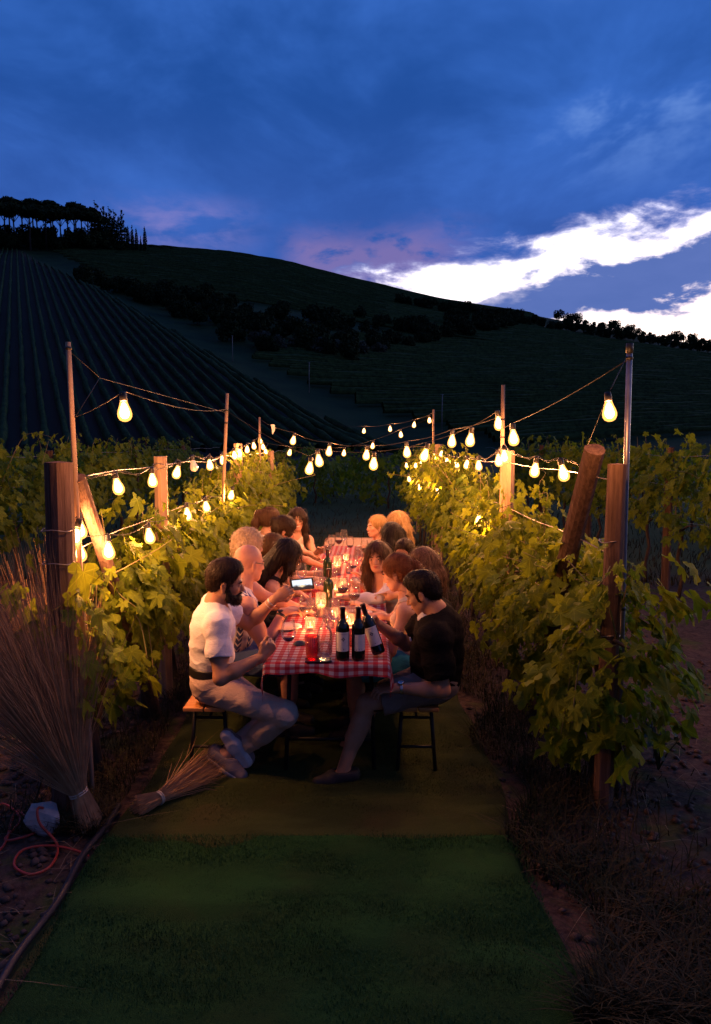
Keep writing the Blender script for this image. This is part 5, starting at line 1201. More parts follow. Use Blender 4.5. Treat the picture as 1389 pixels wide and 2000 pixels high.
class Person:
    def __init__(s, label, group, hip, yaw, head, look, male=False, lean_back=0.03, sh_yaw=None, hz=.52, size=1.0, near=False, skin=None, head_roll=0.0):
        s.male, s.near = male, near; s.skin = skin or SKIN_L
        s.e = empty('person', (hip[0], hip[1], 0), 0, label, 'person', group); s.org = np.array([hip[0], hip[1], 0.0])
        s.hb = .0085 if near else .0125; s.hh = .0042 if near else .0056; s.hd = .0042 if near else .006
        H = s.hip = np.array([hip[0], hip[1], hz]); s.head = np.array(head, float); s.k = size
        lf = yawdir(look[0], look[1]); up = nrm(np.array([0, 0, 1]) + np.array([-lf[1], lf[0], 0]) * head_roll); s.HF = frame(lf, up)
        s.pf = frame(yawdir(yaw), (0, 0, 1))
        nb = s.head - s.HF[:, 2] * .125 - s.HF[:, 0] * .035 * 1; nb[2] -= .01
        s.sp = nrm(nb - H); N_ = s.nb = nb - s.sp * .015
        cy = yaw if sh_yaw is None else sh_yaw
        s.cf = frame(yawdir(cy) - (yawdir(cy) @ s.sp) * s.sp, s.sp)
        mid = (H + N_) / 2 - s.cf[:, 0] * lean_back
        s.spine = lambda t: (1 - t) ** 2 * H + 2 * t * (1 - t) * mid + t * t * N_
        w = .188 if male else .158; s.shw = w
        s.shL = N_ - s.sp * .065 + s.cf[:, 1] * w; s.shR = N_ - s.sp * .065 - s.cf[:, 1] * w
        s.la = (.285, .255) if male else (.262, .235); s.ll = (.43, .42) if male else (.41, .40)
        s.hands = {}; s.legs = {}
    def arm(s, side, wrist, pole, palm=(0, 0, -1), pose='rest', dirn=None):
        sh = s.shL if side == 'L' else s.shR; el, wr = ik(sh, wrist, s.la[0] * s.k, s.la[1] * s.k, pole)
        d = nrm(dirn) if dirn is not None else nrm(wr - el); n = np.array(palm, float); n = nrm(n - (n @ d) * d); t = np.cross(d, n) if side == 'R' else np.cross(n, d)
        s.hands[side] = (el, wr, d, n, t, pose); return el, wr
    def leg(s, side, ankle, pole, toe, up=(0, 0, 1), knee=None):
        hp = s.hip + s.pf[:, 1] * (.088 if side == 'L' else -.088) - np.array([0, 0, .005]); kn, an = ik(hp, ankle, *s.ll, pole)
        if knee is not None: kn, an = np.array(knee, float), np.array(ankle, float)
        s.legs[side] = (hp, kn, an, nrm(toe), nrm(up))
    def default_legs(s):
        f = s.pf[:, 0]; l = s.pf[:, 1]
        for sd, sg in (('L', 1), ('R', -1)):
            if sd not in s.legs: s.leg(sd, s.hip * [1, 1, 0] + f * .40 + l * .1 * sg + np.array([0, 0, .08]), f + np.array([0, 0, .8]), f)
    # ---- limb and torso primitives, o = how much looser than the skin
    def torso(s, D, o=0.0, cuts=(), k=.05, belly=0.0, lowcut=True, bust=True):
        C, Pf, sp = s.cf, s.pf, s.spine; m = s.male
        Rm = np.stack([C[:, 0], C[:, 1], C[:, 2]], 1)
        D.ell(sp(.06), (.118 + o, (.163 if m else .168) + o, .115 + o), s.pf, k, cuts)
        D.ell(sp(.36) + C[:, 0] * belly * .6, ((.103 if m else .085) + o + belly, (.142 if m else .118) + o + belly * .5, .145 + o), Rm, k, cuts)
        D.ell(sp(.68), ((.113 if m else .092) + o, (.165 if m else .135) + o, .165 + o), Rm, k, cuts)
        D.cone(s.shL - C[:, 1] * .03, s.shR + C[:, 1] * .03, (.062 if m else .048) + o, (.062 if m else .048) + o, k, cuts)
        D.cone(s.nb - s.sp * .02, s.nb - s.sp * .07 + C[:, 1] * s.shw * .72, .045 + o, .045 + o, k, cuts); D.cone(s.nb - s.sp * .02, s.nb - s.sp * .07 - C[:, 1] * s.shw * .72, .045 + o, .045 + o, k, cuts)
        if m:
            for sg in (1, -1): D.ell(sp(.74) + C[:, 0] * .06 + C[:, 1] * .075 * sg, (.055 + o, .08 + o, .06 + o), Rm, k, cuts)
        elif bust:
            for sg in (1, -1): D.ell(sp(.66) + C[:, 0] * .075 + C[:, 1] * .066 * sg, (.058 + o, .062 + o, .062 + o), Rm, .03, cuts)
    def upperarm(s, D, sd, o=0, frac=1.0, cuts=(), k=.035):
        sh = s.shL if sd == 'L' else s.shR; el = s.hands[sd][0]; a, b = (.053, .041) if s.male else (.041, .033)
        D.ell(sh, (a + .006 + o,) * 3, None, k, cuts); D.cone(sh, sh + (el - sh) * frac, a + o, a + (b - a) * frac + o, k, cuts)
        if s.male: D.ell(sh + (el - sh) * .5, (.052 + o,) * 3, None, .05, cuts)
    def forearm(s, D, sd, o=0, cuts=(), k=.02):
        el, wr = s.hands[sd][:2]; a, b = (.041, .0285) if s.male else (.033, .0235); m = el + (wr - el) * .35
        D.chain([el, m, wr], [a * .95 + o, a * 1.04 + o, b + o], k, cuts)
    def hand(s, D, sd):
        el, w, d, n, t, pose = s.hands[sd]; q = 1.0 if s.male else .9
        Rm = np.stack([d, t, n], 1); D.cone(w - d * .01, w + d * .03 * q, .0245 * q, .024 * q, .015)
        D.ell(w + d * .052 * q, (.047 * q, .041 * q, .0155 * q), Rm, .015); D.ell(w + d * .035 * q + t * .02 * q + n * .008, (.03 * q, .018 * q, .015 * q), Rm, .012)
        C_ = {'rest': (12, 22, 16), 'fist': (72, 88, 60), 'grip': (38, 52, 40), 'flat': (4, 8, 6), 'pinch': (45, 30, 20)}[pose]
        for i, (off, ln) in enumerate(((.029, .072), (.0095, .080), (-.0105, .074), (-.029, .058))):
            p = w + d * (.090 - .006 * abs(i - 1.2)) * q + t * off * q; a = 0; r = (.0092, .0094, .009, .008)[i] * q; fan = t * (off * (1.2 if pose in ('flat', 'rest') else .2))
            for j, f in enumerate((.44, .31, .25)):
                a += R(C_[j] + (4 * i if pose == 'rest' else 0)); dd = nrm(d * math.cos(a) + n * math.sin(a) + fan * (3 if pose != 'fist' else 0)); p2 = p + dd * ln * q * f
                D.cone(p, p2, r, r * .9, .006); p = p2; r *= .9
        b0 = w + d * .022 * q + t * .026 * q
        if pose == 'fist': th = [b0, b0 + d * .035 * q + t * .018 * q + n * .012, b0 + d * .062 * q + t * .012 * q + n * .022, b0 + d * .085 * q + t * .02 * q + n * .016]
        elif pose == 'grip': th = [b0, b0 + d * .03 * q + t * .02 * q + n * .022, b0 + d * .055 * q + t * .012 * q + n * .045, b0 + d * .07 * q - t * .006 * q + n * .058]
        else: th = [b0, b0 + d * .03 * q + t * .024 * q + n * .008, b0 + d * .056 * q + t * .034 * q + n * .012, b0 + d * .078 * q + t * .036 * q + n * .014]
        D.chain(th, [.0135 * q, .0118 * q, .0105 * q, .0085 * q], .008)
    def headp(s, D, jaw=1.0):
        c, F = s.head, s.HF; g = lambda x, y, z: c + F @ np.array([x, y, z]) * (1 if s.male else .955)
        q = 1 if s.male else .955; E = lambda p, r, k=.015, mode='u': D.ell(g(*p), np.array(r) * q, F, k, (), mode)
        E((-.014, 0, .034), (.096, .076, .086), .02); E((.022, 0, -.030), (.068, .061, .078), .03)
        E((.038, 0, -.072), (.045, .044 * jaw, .036), .025); D.cone(g(.062, .010, -.096), g(.062, -.010, -.096), .017 * q, .017 * q, .02)
        for sg in (1, -1):
            D.cone(g(.0, .052 * sg, -.045), g(.05, .026 * sg, -.092), .015 * q, .014 * q, .025)               # jaw line
            E((.058, .034 * sg, -.022), (.024, .022, .02), .02)                                            # cheek
            E((.094, .031 * sg, .001), (.016, .017, .0115), .012, 's')                                      # socket
            E((.076, .0305 * sg, .001), (.0135, .0135, .0125), .004)                                        # lid over the eye
            E((-.004, .077 * sg, -.012), (.017, .0075, .031), .006); E((-.001, .086 * sg, -.010), (.009, .006, .017), .004, 's')   # ear
        D.cone(g(.083, .026, .020), g(.083, -.026, .020), .0105 * q, .0105 * q, .015)                        # brow
        D.chain([g(.084, 0, .008), g(.098, 0, -.016), g(.104, 0, -.029)], [.0085 * q, .0105 * q, .0125 * q], .012)
        for sg in (1, -1): E((.090, .0115 * sg, -.033), (.012, .0085, .008), .008)
        E((.082, 0, -.060), (.013, .024, .012), .012)
        D.chain([s.nb - s.sp * .03, s.nb + s.sp * .03, g(-.022, 0, -.055)], [.062 if s.male else .048, .055 if s.male else .043, .054 if s.male else .044], .03)
        s.g = g
    def face(s, smile=0.0, brows=None, lips=True):
        g = s.g; F = s.HF; M = s.put
        for sg in (1, -1):
            D = SDF().ell(g(.0795, .0305 * sg, .001), (.0118, .0118, .0085), F); D2 = SDF().ell(g(.0885, .0305 * sg, .0005), (.0048, .0058, .0062), F)
            ew = M('eye', D, .0022, M_EYEW); M('iris', D2, .0016, M_IRIS, ew)
            Db = SDF().chain([g(.092, .014 * sg, .0185), g(.090, .031 * sg, .0235), g(.078, .048 * sg, .0185)], [.0042, .0044, .0028], .004); M('eyebrow', Db, .0024, brows or M_BROW)
        if lips:
            w = .021 + .007 * smile; z = .005 * smile
            if smile > .8:
                M('teeth', SDF().chain([g(.0885, w * .8, -.060 + z), g(.0945, 0, -.0625), g(.0885, -w * .8, -.060 + z)], [.0045, .006, .0045], .004), .0022, M_TEETH)
                D = SDF().chain([g(.087, w, -.057 + z), g(.0955, 0, -.0545), g(.087, -w, -.057 + z)], [.0024, .0036, .0024], .003).chain([g(.087, w, -.059 + z), g(.0945, 0, -.0715), g(.087, -w, -.059 + z)], [.0024, .0044, .0024], .003)
            else: D = SDF().chain([g(.087, w, -.0595 + z), g(.0965, .004, -.0565), g(.0965, -.004, -.0565), g(.087, -w, -.0595 + z)], [.002, .004, .004, .002], .003).chain([g(.087, w * .9, -.061 + z), g(.0955, 0, -.0655), g(.087, -w * .9, -.061 + z)], [.002, .0052, .002], .003)
            M('lips', D, .0022, M_LIP)
    def put(s, name, D, h, m, parent=None, keep=None):
        V, Q = D.mesh(h)
        if keep is not None: V, Q = half((V, Q), keep)
        return obj(name, np_mesh(name, V - s.org, Q, True), m, parent or s.e)
    def body(s, jaw=1.0, feet=True):
        s.default_legs()
        D = SDF(); s.torso(D)
        for sd in s.hands: s.upperarm(D, sd); s.forearm(D, sd, k=.02); s.hand(D, sd)
        for sd, (hp, kn, an, toe, up) in s.legs.items():
            a, b = (.082, .058) if s.male else (.08, .054); calf = kn + (an - kn) * .3 - nrm(toe) * .012
            D.cone(hp, kn, a, b, .04); D.cone(kn, an, b * .93, .037, .03); D.cone(calf, kn + (an - kn) * .5, .052, .045, .04)
            if feet: D.chain([an + up * -.02 - toe * .03, an + toe * .06 - up * .035, an + toe * .14 - up * .05], [.034, .032, .022], .02)
        s.headp(D, jaw)
        cutp = s.nb + s.sp * .035; hn = s.sp
        boxes = []; parts = []
        wrists = {sd: (v[1] - v[2] * .02, v[2]) for sd, v in s.hands.items()}
        def inhand(c):
            m = np.zeros(len(c), bool)
            for w, d in wrists.values(): m |= (((c - w) @ d) > 0) & (np.linalg.norm(c - w, axis=1) < .24)
            return m
        above = lambda c: (((c - cutp) @ hn) > 0) & (np.linalg.norm(c - s.head, axis=1) < .26)
        parts.append(half(D.mesh(s.hb), lambda c: ~above(c) & ~inhand(c)))
        parts.append(half(D.mesh(s.hh, (s.head - .2, s.head + .2)), lambda c: above(c)))
        for sd, (w, d) in wrists.items():
            cc = w + d * .1; parts.append(half(D.mesh(s.hd, (cc - .15, cc + .15)), lambda c: (((c - w) @ d) > 0) & (np.linalg.norm(c - w, axis=1) < .24) & ~above(c)))
        V, Q = joinm([p for p in parts if len(p[1])]); s.b = obj('body', np_mesh('body', V - s.org, Q, True), s.skin, s.e); return s.b
    # ---- clothing
    def shirt(s, m, sleeve=.55, o=.016, hem=-.02, neck=.072, wr=.006, belly=0.0, name='shirt', both=('L', 'R'), seed=1.0, strap=None, scoop=0.0, low=None, halter=False):
        D = SDF(); hv = nrm(s.sp * .35 + np.array([0, 0, 1])); hemp = s.hip + hv * hem; cuts = [(hemp, -hv)]
        if low is not None: cuts.append((s.spine(low), s.sp))
        s.torso(D, o, cuts, .05, belly)
        if sleeve:
            for sd in both:
                if sd not in s.hands: continue
                sh = s.shL if sd == 'L' else s.shR; el, w_ = s.hands[sd][:2]
                if sleeve <= 1:
                    p = sh + (el - sh) * sleeve; c2 = [(p, nrm(el - sh))]
                    s.upperarm(D, sd, o + .006, min(1, sleeve + .2), c2, .03)
                else:
                    s.upperarm(D, sd, o * .8, 1.0, (), .03); p = el + (w_ - el) * (sleeve - 1); s.forearm(D, sd, o * .8 + .002, [(p, nrm(w_ - el))], .03)
        else:
            for sg, sh in ((1, s.shL), (-1, s.shR)):
                off = .035 if strap is None else strap
                D.ell(sh + s.cf[:, 1] * sg * (.055 - off) - s.sp * .01, (.16, .075, .105), s.cf, .01, (), 's')
        D.cone(s.nb - s.sp * .035 + s.cf[:, 0] * (.03 + scoop * .4), s.nb + s.sp * .16 + s.cf[:, 0] * .03, neck - .004, neck + .02, .008, (), 's')
        if scoop: D.ell(s.nb - s.sp * (.06 + scoop * .3) + s.cf[:, 0] * .1, (.09, .06 + scoop * .3, .06 + scoop * .7), s.cf, .01, (), 's')
        fn = wob(wr, 19, 13, 31, seed); fn2 = wob(wr * .5, 43, 37, 55, seed * 2)
        fc = crease(-wr * 1.25, 80, seed)
        D.disp = lambda X, Y, Z: fn(X, Y, Z) * .6 + fn2(X, Y, Z) * .6 + fc(X, Y, Z)
        return s.put(name, D, s.hb * (.62 if s.near else .85), m)
    def trousers(s, m, cuff=.92, o=.016, name='trousers', top=.10, wr=.005, seed=2.0, knee_only=None):
        D = SDF(); hv = nrm(s.sp * .35 + np.array([0, 0, 1])); topp = s.hip + hv * top; cu = [(topp, hv)]
        D.ell(s.spine(.06), (.118 + o, .166 + o, .118 + o), s.pf, .05, cu); D.ell(s.spine(.3), (.105 + o, .14 + o, .12), s.cf, .05, cu)
        for sd, (hp, kn, an, toe, up) in s.legs.items():
            a, b = (.082, .058) if s.male else (.08, .054)
            if cuff <= 0: pass
            if knee_only:
                p = hp + (kn - hp) * knee_only; c2 = [(p, nrm(kn - hp))]; D.cone(hp, kn, a + o, b + o + .008, .05, c2)
            else:
                p = kn + (an - kn) * cuff; c2 = [(p, nrm(an - kn))]; D.cone(hp, kn, a + o, b + o, .04); D.cone(kn, an, b + o, .043 + o * .8, .03, c2); D.cone(kn + (an - kn) * .25, kn + (an - kn) * .55, .057 + o * .5, .05 + o * .5, .04)
        fn = wob(wr, 23, 17, 37, seed); fc = crease(-wr * 1.2, 75, seed); D.disp = lambda X, Y, Z: fn(X, Y, Z) * .7 + fc(X, Y, Z)
        return s.put(name, D, s.hb * (.62 if s.near else .85), m)
    def shoe(s, sd, mu, ms, low=True, ln=.27, name='shoe'):
        hp, kn, an, toe, up = s.legs[sd]; up = nrm(up - (up @ toe) * toe); lat = np.cross(up, toe); heel = an - up * .045 - toe * .055; tip = heel + toe * (ln - .07); Fm = np.stack([toe, lat, up], 1)
        D = SDF(); sole_p = heel - up * .012
        cu = [(sole_p, -up)]; D.chain([heel + up * .012, heel + toe * .12 + up * .008, tip + up * .000], [.042, .046, .038], .03, cu); D.cone(heel + up * .03, an - up * .005 + toe * .01, .042, .043, .03, cu + [(an + up * (.002 if low else .05), up)])
        D.cone(heel + toe * .09 + up * .035, an + toe * .03, .035, .036, .03, cu + [(an + up * .002, up)])
        D.cone(an + up * .06, an - up * .0 + toe * .015, .036, .034, .006, (), 's')
        u_ = s.put(name, D, .005, mu)
        D = SDF(); th = .024
        D.chain([heel, heel + toe * .12, tip], [.0445, .0485, .0415], .02, [(sole_p + up * .004, up), (sole_p - up * th, -up)]); s.put('sole', D, .005, ms, u_); return u_
    def lower(s, m, ms, cuff=.92):
        s.trousers(m, cuff, .014)
        for sd in 'LR': s.shoe(sd, ms, ms)
    def belt(s, m, z=.105, w=.036, buckle=None):
        hv = nrm(s.sp * .35 + np.array([0, 0, 1])); c = s.hip + hv * z; D = SDF(); cu = [(c + hv * w / 2, hv), (c - hv * w / 2, -hv)]; o = .019
        D.ell(s.spine(.06), (.118 + o, .166 + o, .118 + o), s.pf, .05, cu); D.ell(s.spine(.3), (.105 + o, .14 + o, .12), s.cf, .05, cu); return s.put('belt', D, .006, m)
    # ---- hair
    def hair(s, m, style, pts=(), rads=(), vol=1.0, seed=0.0, fringe=True, bun=None, part=None, name='hair', strand=.0016):
        g = s.g; F = s.HF; D = SDF(); q = 1 if s.male else .955
        E = lambda p, r, k=.015, mode='u': D.ell(g(*p), np.array(r) * q, F, k, (), mode)
        v_ = .010 * vol
        if style == 'short':
            E((-.018, 0, .040), (.096 + v_ * .5, .0775 + v_ * .25, .085 + v_ * .9), .02); E((-.052, 0, -.012), (.054 + v_ * .3, .066, .066), .02); E((.018, 0, .088), (.068, .052, .036 + v_ * 1.2), .03)
            E((.104, 0, .004), (.070, .080, .078), .010, 's'); E((.054, 0, -.090), (.092, .12, .066), .012, 's')
            for sg in (1, -1): E((.002, .090 * sg, -.018), (.022, .022, .036), .008, 's'); D.cone(g(.022, .071 * sg, .02), g(.024, .069 * sg, -.03), .008, .006, .01)
        else:
            E((-.016, 0, .038), (.101 + v_, .081 + v_, .090 + v_), .02); E((-.045, 0, -.02), (.064 + v_, .072 + v_, .075), .03)
            E((.098, 0, -.030), (.070, .060, .092), .012, 's')
            if style == 'tied':
                for sg in (1, -1): E((.0, .09 * sg, -.03), (.03, .022, .05), .01, 's')
                E((.0, 0, -.115), (.2, .2, .055), .01, 's')
            if bun: E(bun[:3], (bun[3], bun[3], bun[3] * .9), .012)
        for P_, r_ in zip(pts, rads): D.chain([np.array(p_) for p_ in P_], r_, .03)
        c = s.head; Fz = F
        def disp(X, Y, Z):
            lx = (X - c[0]) * Fz[0, 0] + (Y - c[1]) * Fz[1, 0] + (Z - c[2]) * Fz[2, 0]; ly = (X - c[0]) * Fz[0, 1] + (Y - c[1]) * Fz[1, 1] + (Z - c[2]) * Fz[2, 1]; lz = (X - c[0]) * Fz[0, 2] + (Y - c[1]) * Fz[1, 2] + (Z - c[2]) * Fz[2, 2]
            th = np.arctan2(ly, lx + .02)
            if style == 'curly': return .006 * np.sin(lx * 190 + 2 * np.sin(ly * 120)) * np.sin(ly * 170 + seed) * np.sin(lz * 180 + 1.5 * np.sin(lx * 90))
            return strand * (np.sin(th * 26 + 6 * np.sin(lz * 14 + seed) + seed) * .7 + np.sin(th * 47 + 3 * np.sin(lz * 23)) * .4)
        D.disp = disp
        V, Q = D.mesh(.0046 if s.near else .006); ho = obj(name, np_mesh(name, V - s.org, Q, True), m, s.e)
        s.strands(ho, V, Q, m, style, int(seed * 7) + 3); return ho
    def strands(s, ho, V, Q, m, style, seed, n=None, L=None):
        rg = np.random.default_rng(seed); n = n or (4200 if s.near else 2200); fi = rg.integers(0, len(Q), n); A = V[Q[fi]]; w = rg.dirichlet(np.ones(4), n)
        p = (A * w[:, :, None]).sum(1); nn = np.cross(A[:, 2] - A[:, 0], A[:, 3] - A[:, 1]); nn /= np.linalg.norm(nn, axis=1)[:, None] + 1e-9
        g = s.g; cr = g(-.03, 0, .12); dn = np.array([0, 0, -1.0])
        if style == 'short': fl = -s.HF[:, 0] * 1.0 + dn * .25 + (p - g(.02, 0, .16)) * 3 + s.HF[:, 2] * 0
        elif style == 'tied': fl = np.where((np.linalg.norm(p - s.head, axis=1) < .15)[:, None], nrm(g(-.11, 0, .02) - s.head) * .3 + (g(-.12, 0, .03) - p) * 6, dn)
        else: fl = (p - cr) * 5 + dn * 1.0
        fl = fl + rg.normal(0, .16 if style != 'curly' else 1.0, (n, 3)); t = fl - (fl * nn).sum(1)[:, None] * nn; t /= np.linalg.norm(t, axis=1)[:, None] + 1e-9
        ln = (L or {'short': .022, 'curly': .03, 'tied': .05}.get(style, .085)) * rg.uniform(.5, 1.2, n)[:, None]; sd = np.cross(nn, t) * (.0011 if s.near else .0015)
        lift = (rg.uniform(.0, .0035, n) + (rg.random(n) < .06) * rg.uniform(0, .010, n))[:, None] * (1.6 if style == 'curly' else 1)
        pts = [(p + nn * .0004, 1.0), (p + t * ln * .35 + nn * (.001 + lift), 1.0), (p + t * ln * .7 + nn * (.0008 + lift) + dn * ln * .05, .8), (p + t * ln + nn * (lift * .4 - .002) + dn * ln * .12, .3)]
        Vn = np.stack([q + sd * (sg * ww) for q, ww in pts for sg in (-1, 1)], 1).reshape(-1, 3); b = np.arange(n)[:, None] * 8
        F = np.concatenate([b + np.array([[2 * k, 2 * k + 1, 2 * k + 3, 2 * k + 2]]) for k in range(3)], 0)
        o = obj('hair_strands', np_mesh('hair_strands', Vn - s.org, F, True), m, ho); o['kind'] = 'stuff'
    def beard(s, m):
        g = s.g; F = s.HF; D = SDF(); E = lambda p, r, k=.012, mode='u': D.ell(g(*p), r, F, k, (), mode)
        E((.045, 0, -.082), (.062, .058, .044), .02); E((.078, 0, -.100), (.034, .036, .030), .02)
        for sg in (1, -1): D.cone(g(.006, .066 * sg, -.01), g(.04, .052 * sg, -.07), .013, .02, .02)
        D.chain([g(.084, .028, -.062), g(.099, .010, -.047), g(.099, -.010, -.047), g(.084, -.028, -.062)], [.008, .0075, .0075, .008], .008)
        E((.104, 0, -.060), (.016, .019, .0065), .006, 's'); E((.075, 0, -.02), (.06, .045, .026), .012, 's'); E((-.02, 0, -.14), (.07, .06, .05), .02, 's')
        D.disp = wob(.0014, 160, 150, 170, 3); V, Q = D.mesh(.004); o = obj('beard', np_mesh('beard', V - s.org, Q, True), m, s.e)
        s.strands(o, V, Q, m, 'curly', 5, 900, .014); return o
    def ring(s, sd, name, m, r=.034, w=.02, at=0.0, th=.006, watch=None):
        el, wr, d, n, t, _ = s.hands[sd]; p = wr - nrm(wr - el) * (.025 + at); d = nrm(wr - el); D = SDF(); D.cone(p - d * w, p + d * w, r, r, .004, [(p + d * w / 2, d), (p - d * w / 2, -d)])
        o = s.put(name, D, .004, m)
        if watch:
            D = SDF(); c = p - n * (r + .001); D.cone(c, c - n * .006, .0185, .0185, .004, [(c - n * .008, -n), (c, n)]); f = s.put('watch_case', D, .003, watch[0], o)
            D = SDF(); c2 = c - n * .009; D.cone(c2, c2 - n * .002, .0145, .0145, .003, [(c2 - n * .001, -n), (c2, n)]); s.put('dial', D, .0022, watch[1], o)
        return o
# ---------------------------------------------------------------- the guests
GL, GR = 'guests on the bench side of the bearded man', 'guests on the bench side of the man in black'
V3 = lambda v: np.array(tuple(v), float)
C_WHITE = m_cloth('white_jersey', (.74, .72, .74), (.68, .66, .69), .3); C_BEIGE = m_cloth('beige_cotton', (.58, .44, .36), (.50, .38, .31), .35); C_BLACK = m_cloth('black_pique', (.005, .005, .006), (.008, .008, .009), .3, spec=.04)
C_GREYSHORT = m_cloth('grey_shorts', (.22, .175, .15), (.27, .21, .18), .3); C_DENIM = m_cloth('blue_denim', (.06, .10, .24), (.09, .14, .30), .3); C_TURQ = m_cloth('turquoise_cotton', (.06, .42, .55), (.05, .36, .50), .3)
C_CREAM = m_cloth('cream_knit', (.64, .57, .48), (.56, .49, .41), .3); C_PEACH = m_cloth('peach_blouse', (.62, .36, .26), (.54, .30, .22), .3); C_DARKTOP = m_cloth('dark_top', (.02, .018, .022), None, .3); C_CORAL = m_cloth('coral_dress', (.48, .12, .08), (.42, .10, .07), .3)
C_BELT = mat('black_leather', (.012, .010, .010), None, 20, .4); C_SHOEG = m_cloth('grey_canvas', (.20, .17, .19), (.16, .14, .16), .3); C_SOLEW = mat('white_rubber', (.62, .58, .60), (.5, .46, .48), 20, .7); C_LOAFER = mat('dark_suede', (.016, .013, .016), (.024, .02, .022), 30, .7); C_SOLED = mat('dark_rubber', (.012, .011, .011), None, 20, .7)
M_STEEL = mat('watch_steel', (.55, .55, .58), None, 20, .25, .9); M_DIAL = mat('blue_dial', (.04, .07, .16), None, 20, .2); M_SILVERBAND = mat('silver_bracelet', (.6, .58, .56), None, 40, .3, .8); M_GOLD = mat('gold_ring', (.7, .5, .2), None, 20, .25, .9)
def m_tank():
    t = NT('striped_tank'); v = t.co('Object'); sp = t.n('ShaderNodeSeparateXYZ'); t.l(v, sp.inputs[0]); a = t.math('ADD', t.math('MULTIPLY', sp.outputs[1], .8), t.math('MULTIPLY', sp.outputs[0], .6))
    f = t.math('FRACT', t.math('MULTIPLY', a, 12.0)); st = t.ramp(t.math('ABSOLUTE', t.math('SUBTRACT', f, .5)), .22, .30); zz_ = t.math('FRACT', t.math('ADD', t.math('MULTIPLY', sp.outputs[2], 26.0), t.math('MULTIPLY', t.math('ABSOLUTE', t.math('SUBTRACT', f, .5)), 3.0)))
    pat = t.math('MULTIPLY', st, t.ramp(t.math('ABSOLUTE', t.math('SUBTRACT', zz_, .5)), .10, .2)); n1 = t.noise(v, 10, 4)
    return t.done(t.pbr(t.mix(t.math('MAXIMUM', pat, 0), (.66, .63, .66), (.07, .09, .24)), .85, 0, t.bump(n1, .3, .02), .15))
def m_floral():
    t = NT('floral_print'); v = t.co('Object'); vo = t.n('ShaderNodeTexVoronoi'); t.l(v, vo.inputs['Vector']); vo.inputs['Scale'].default_value = 22
    f = t.ramp(vo.outputs['Distance'], .28, .18); return t.done(t.pbr(t.mix(f, (.72, .66, .60), (.50, .10, .08)), .8, 0, None, .2))
PX = lambda *a: V3(P(*a))
def tbl(x_off, y, z=TZ + .03): return np.array([TX(y) + x_off, y, z])
# ---- 1 bearded man with phone
p = Person('bearded man in white t-shirt and beige trousers filming with a phone', GL, (-.845, 4.29), -4, PX(441, 1136, 4.24), (6, -12), True, .05, sh_yaw=14, hz=.548, near=True, skin=SKIN_M, head_roll=-.10)
p.arm('R', PX(512, 1283, 4.02), (-.2, -.3, -1), palm=(-.5, .8, .1), pose='fist', dirn=(.62, .12, .75))
p.arm('L', PX(538, 1169, 4.52), (.1, .6, -1), palm=(.5, .75, .1), pose='grip', dirn=(.80, .05, .52))
p.leg('R', PX(474, 1462, 4.26), (1, 0, 0), (-.50, -.14, .80), (.15, .97, .12), knee=PX(556, 1394, 4.07))
p.leg('L', PX(440, 1474, 4.20), (1, 0, 0), (.80, -.22, -.50), (.5, -.12, .85), knee=PX(540, 1402, 4.44))
p.body(feet=True); p.face(0, lips=False); p.hair(H_DARK, 'short', vol=1.5, seed=1); p.beard(H_BLACK)
p.shirt(C_WHITE, .56, .011, .108, .064, .0036, .016, 't_shirt', seed=1.2); p.belt(C_BELT, .092, .036); p.trousers(C_BEIGE, .93, .013, top=.10, wr=.0036)
for sd in 'LR': p.shoe(sd, C_SHOEG, C_SOLEW)
p.ring('L', 'bracelet', M_SILVERBAND, .0335, .014, .01); p.ring('L', 'bracelet', C_WHITE, .034, .008, .035)
e = empty('phone', P(590, 1141, 4.55), 0, 'phone held up sideways by the bearded man with its screen lit', 'phone'); e.rotation_euler = (R(8), R(-7), R(-8))
b = MB(); b.box((0, 0, 0), (.150, .009, .074)); o = b.build('case', M_BLACK, e); md = o.modifiers.new('bevel', 'BEVEL'); md.width = .004; md.segments = 3
def m_screen():
    t = NT('phone_screen'); v = t.co('Object'); sp = t.n('ShaderNodeSeparateXYZ'); t.l(v, sp.inputs[0])
    f = t.ramp(t.math('ADD', sp.outputs[2], t.math('MULTIPLY', t.math('SUBTRACT', t.noise(v, 22, 4, .6), .5), .05)), -.012, .002)
    c = t.mix(f, (.05, .03, .03), (.85, .92, 1.0)); g_ = t.ramp(t.math('ADD', t.math('ABSOLUTE', sp.outputs[0]), t.math('MULTIPLY', t.math('ABSOLUTE', t.math('ADD', sp.outputs[2], .010)), 2.5)), .035, .005)
    c = t.mix(g_, c, (1.0, .75, .40)); em = t.n('ShaderNodeEmission'); t.l(c, em.inputs[0]); em.inputs[1].default_value = 1.15; return t.done(em.outputs[0])
b = MB(); b.add([(-.060, -.0052, -.031), (.066, -.0052, -.031), (.066, -.0052, .031), (-.060, -.0052, .031)], [(0, 1, 2, 3)]); b.build('screen', m_screen(), e)
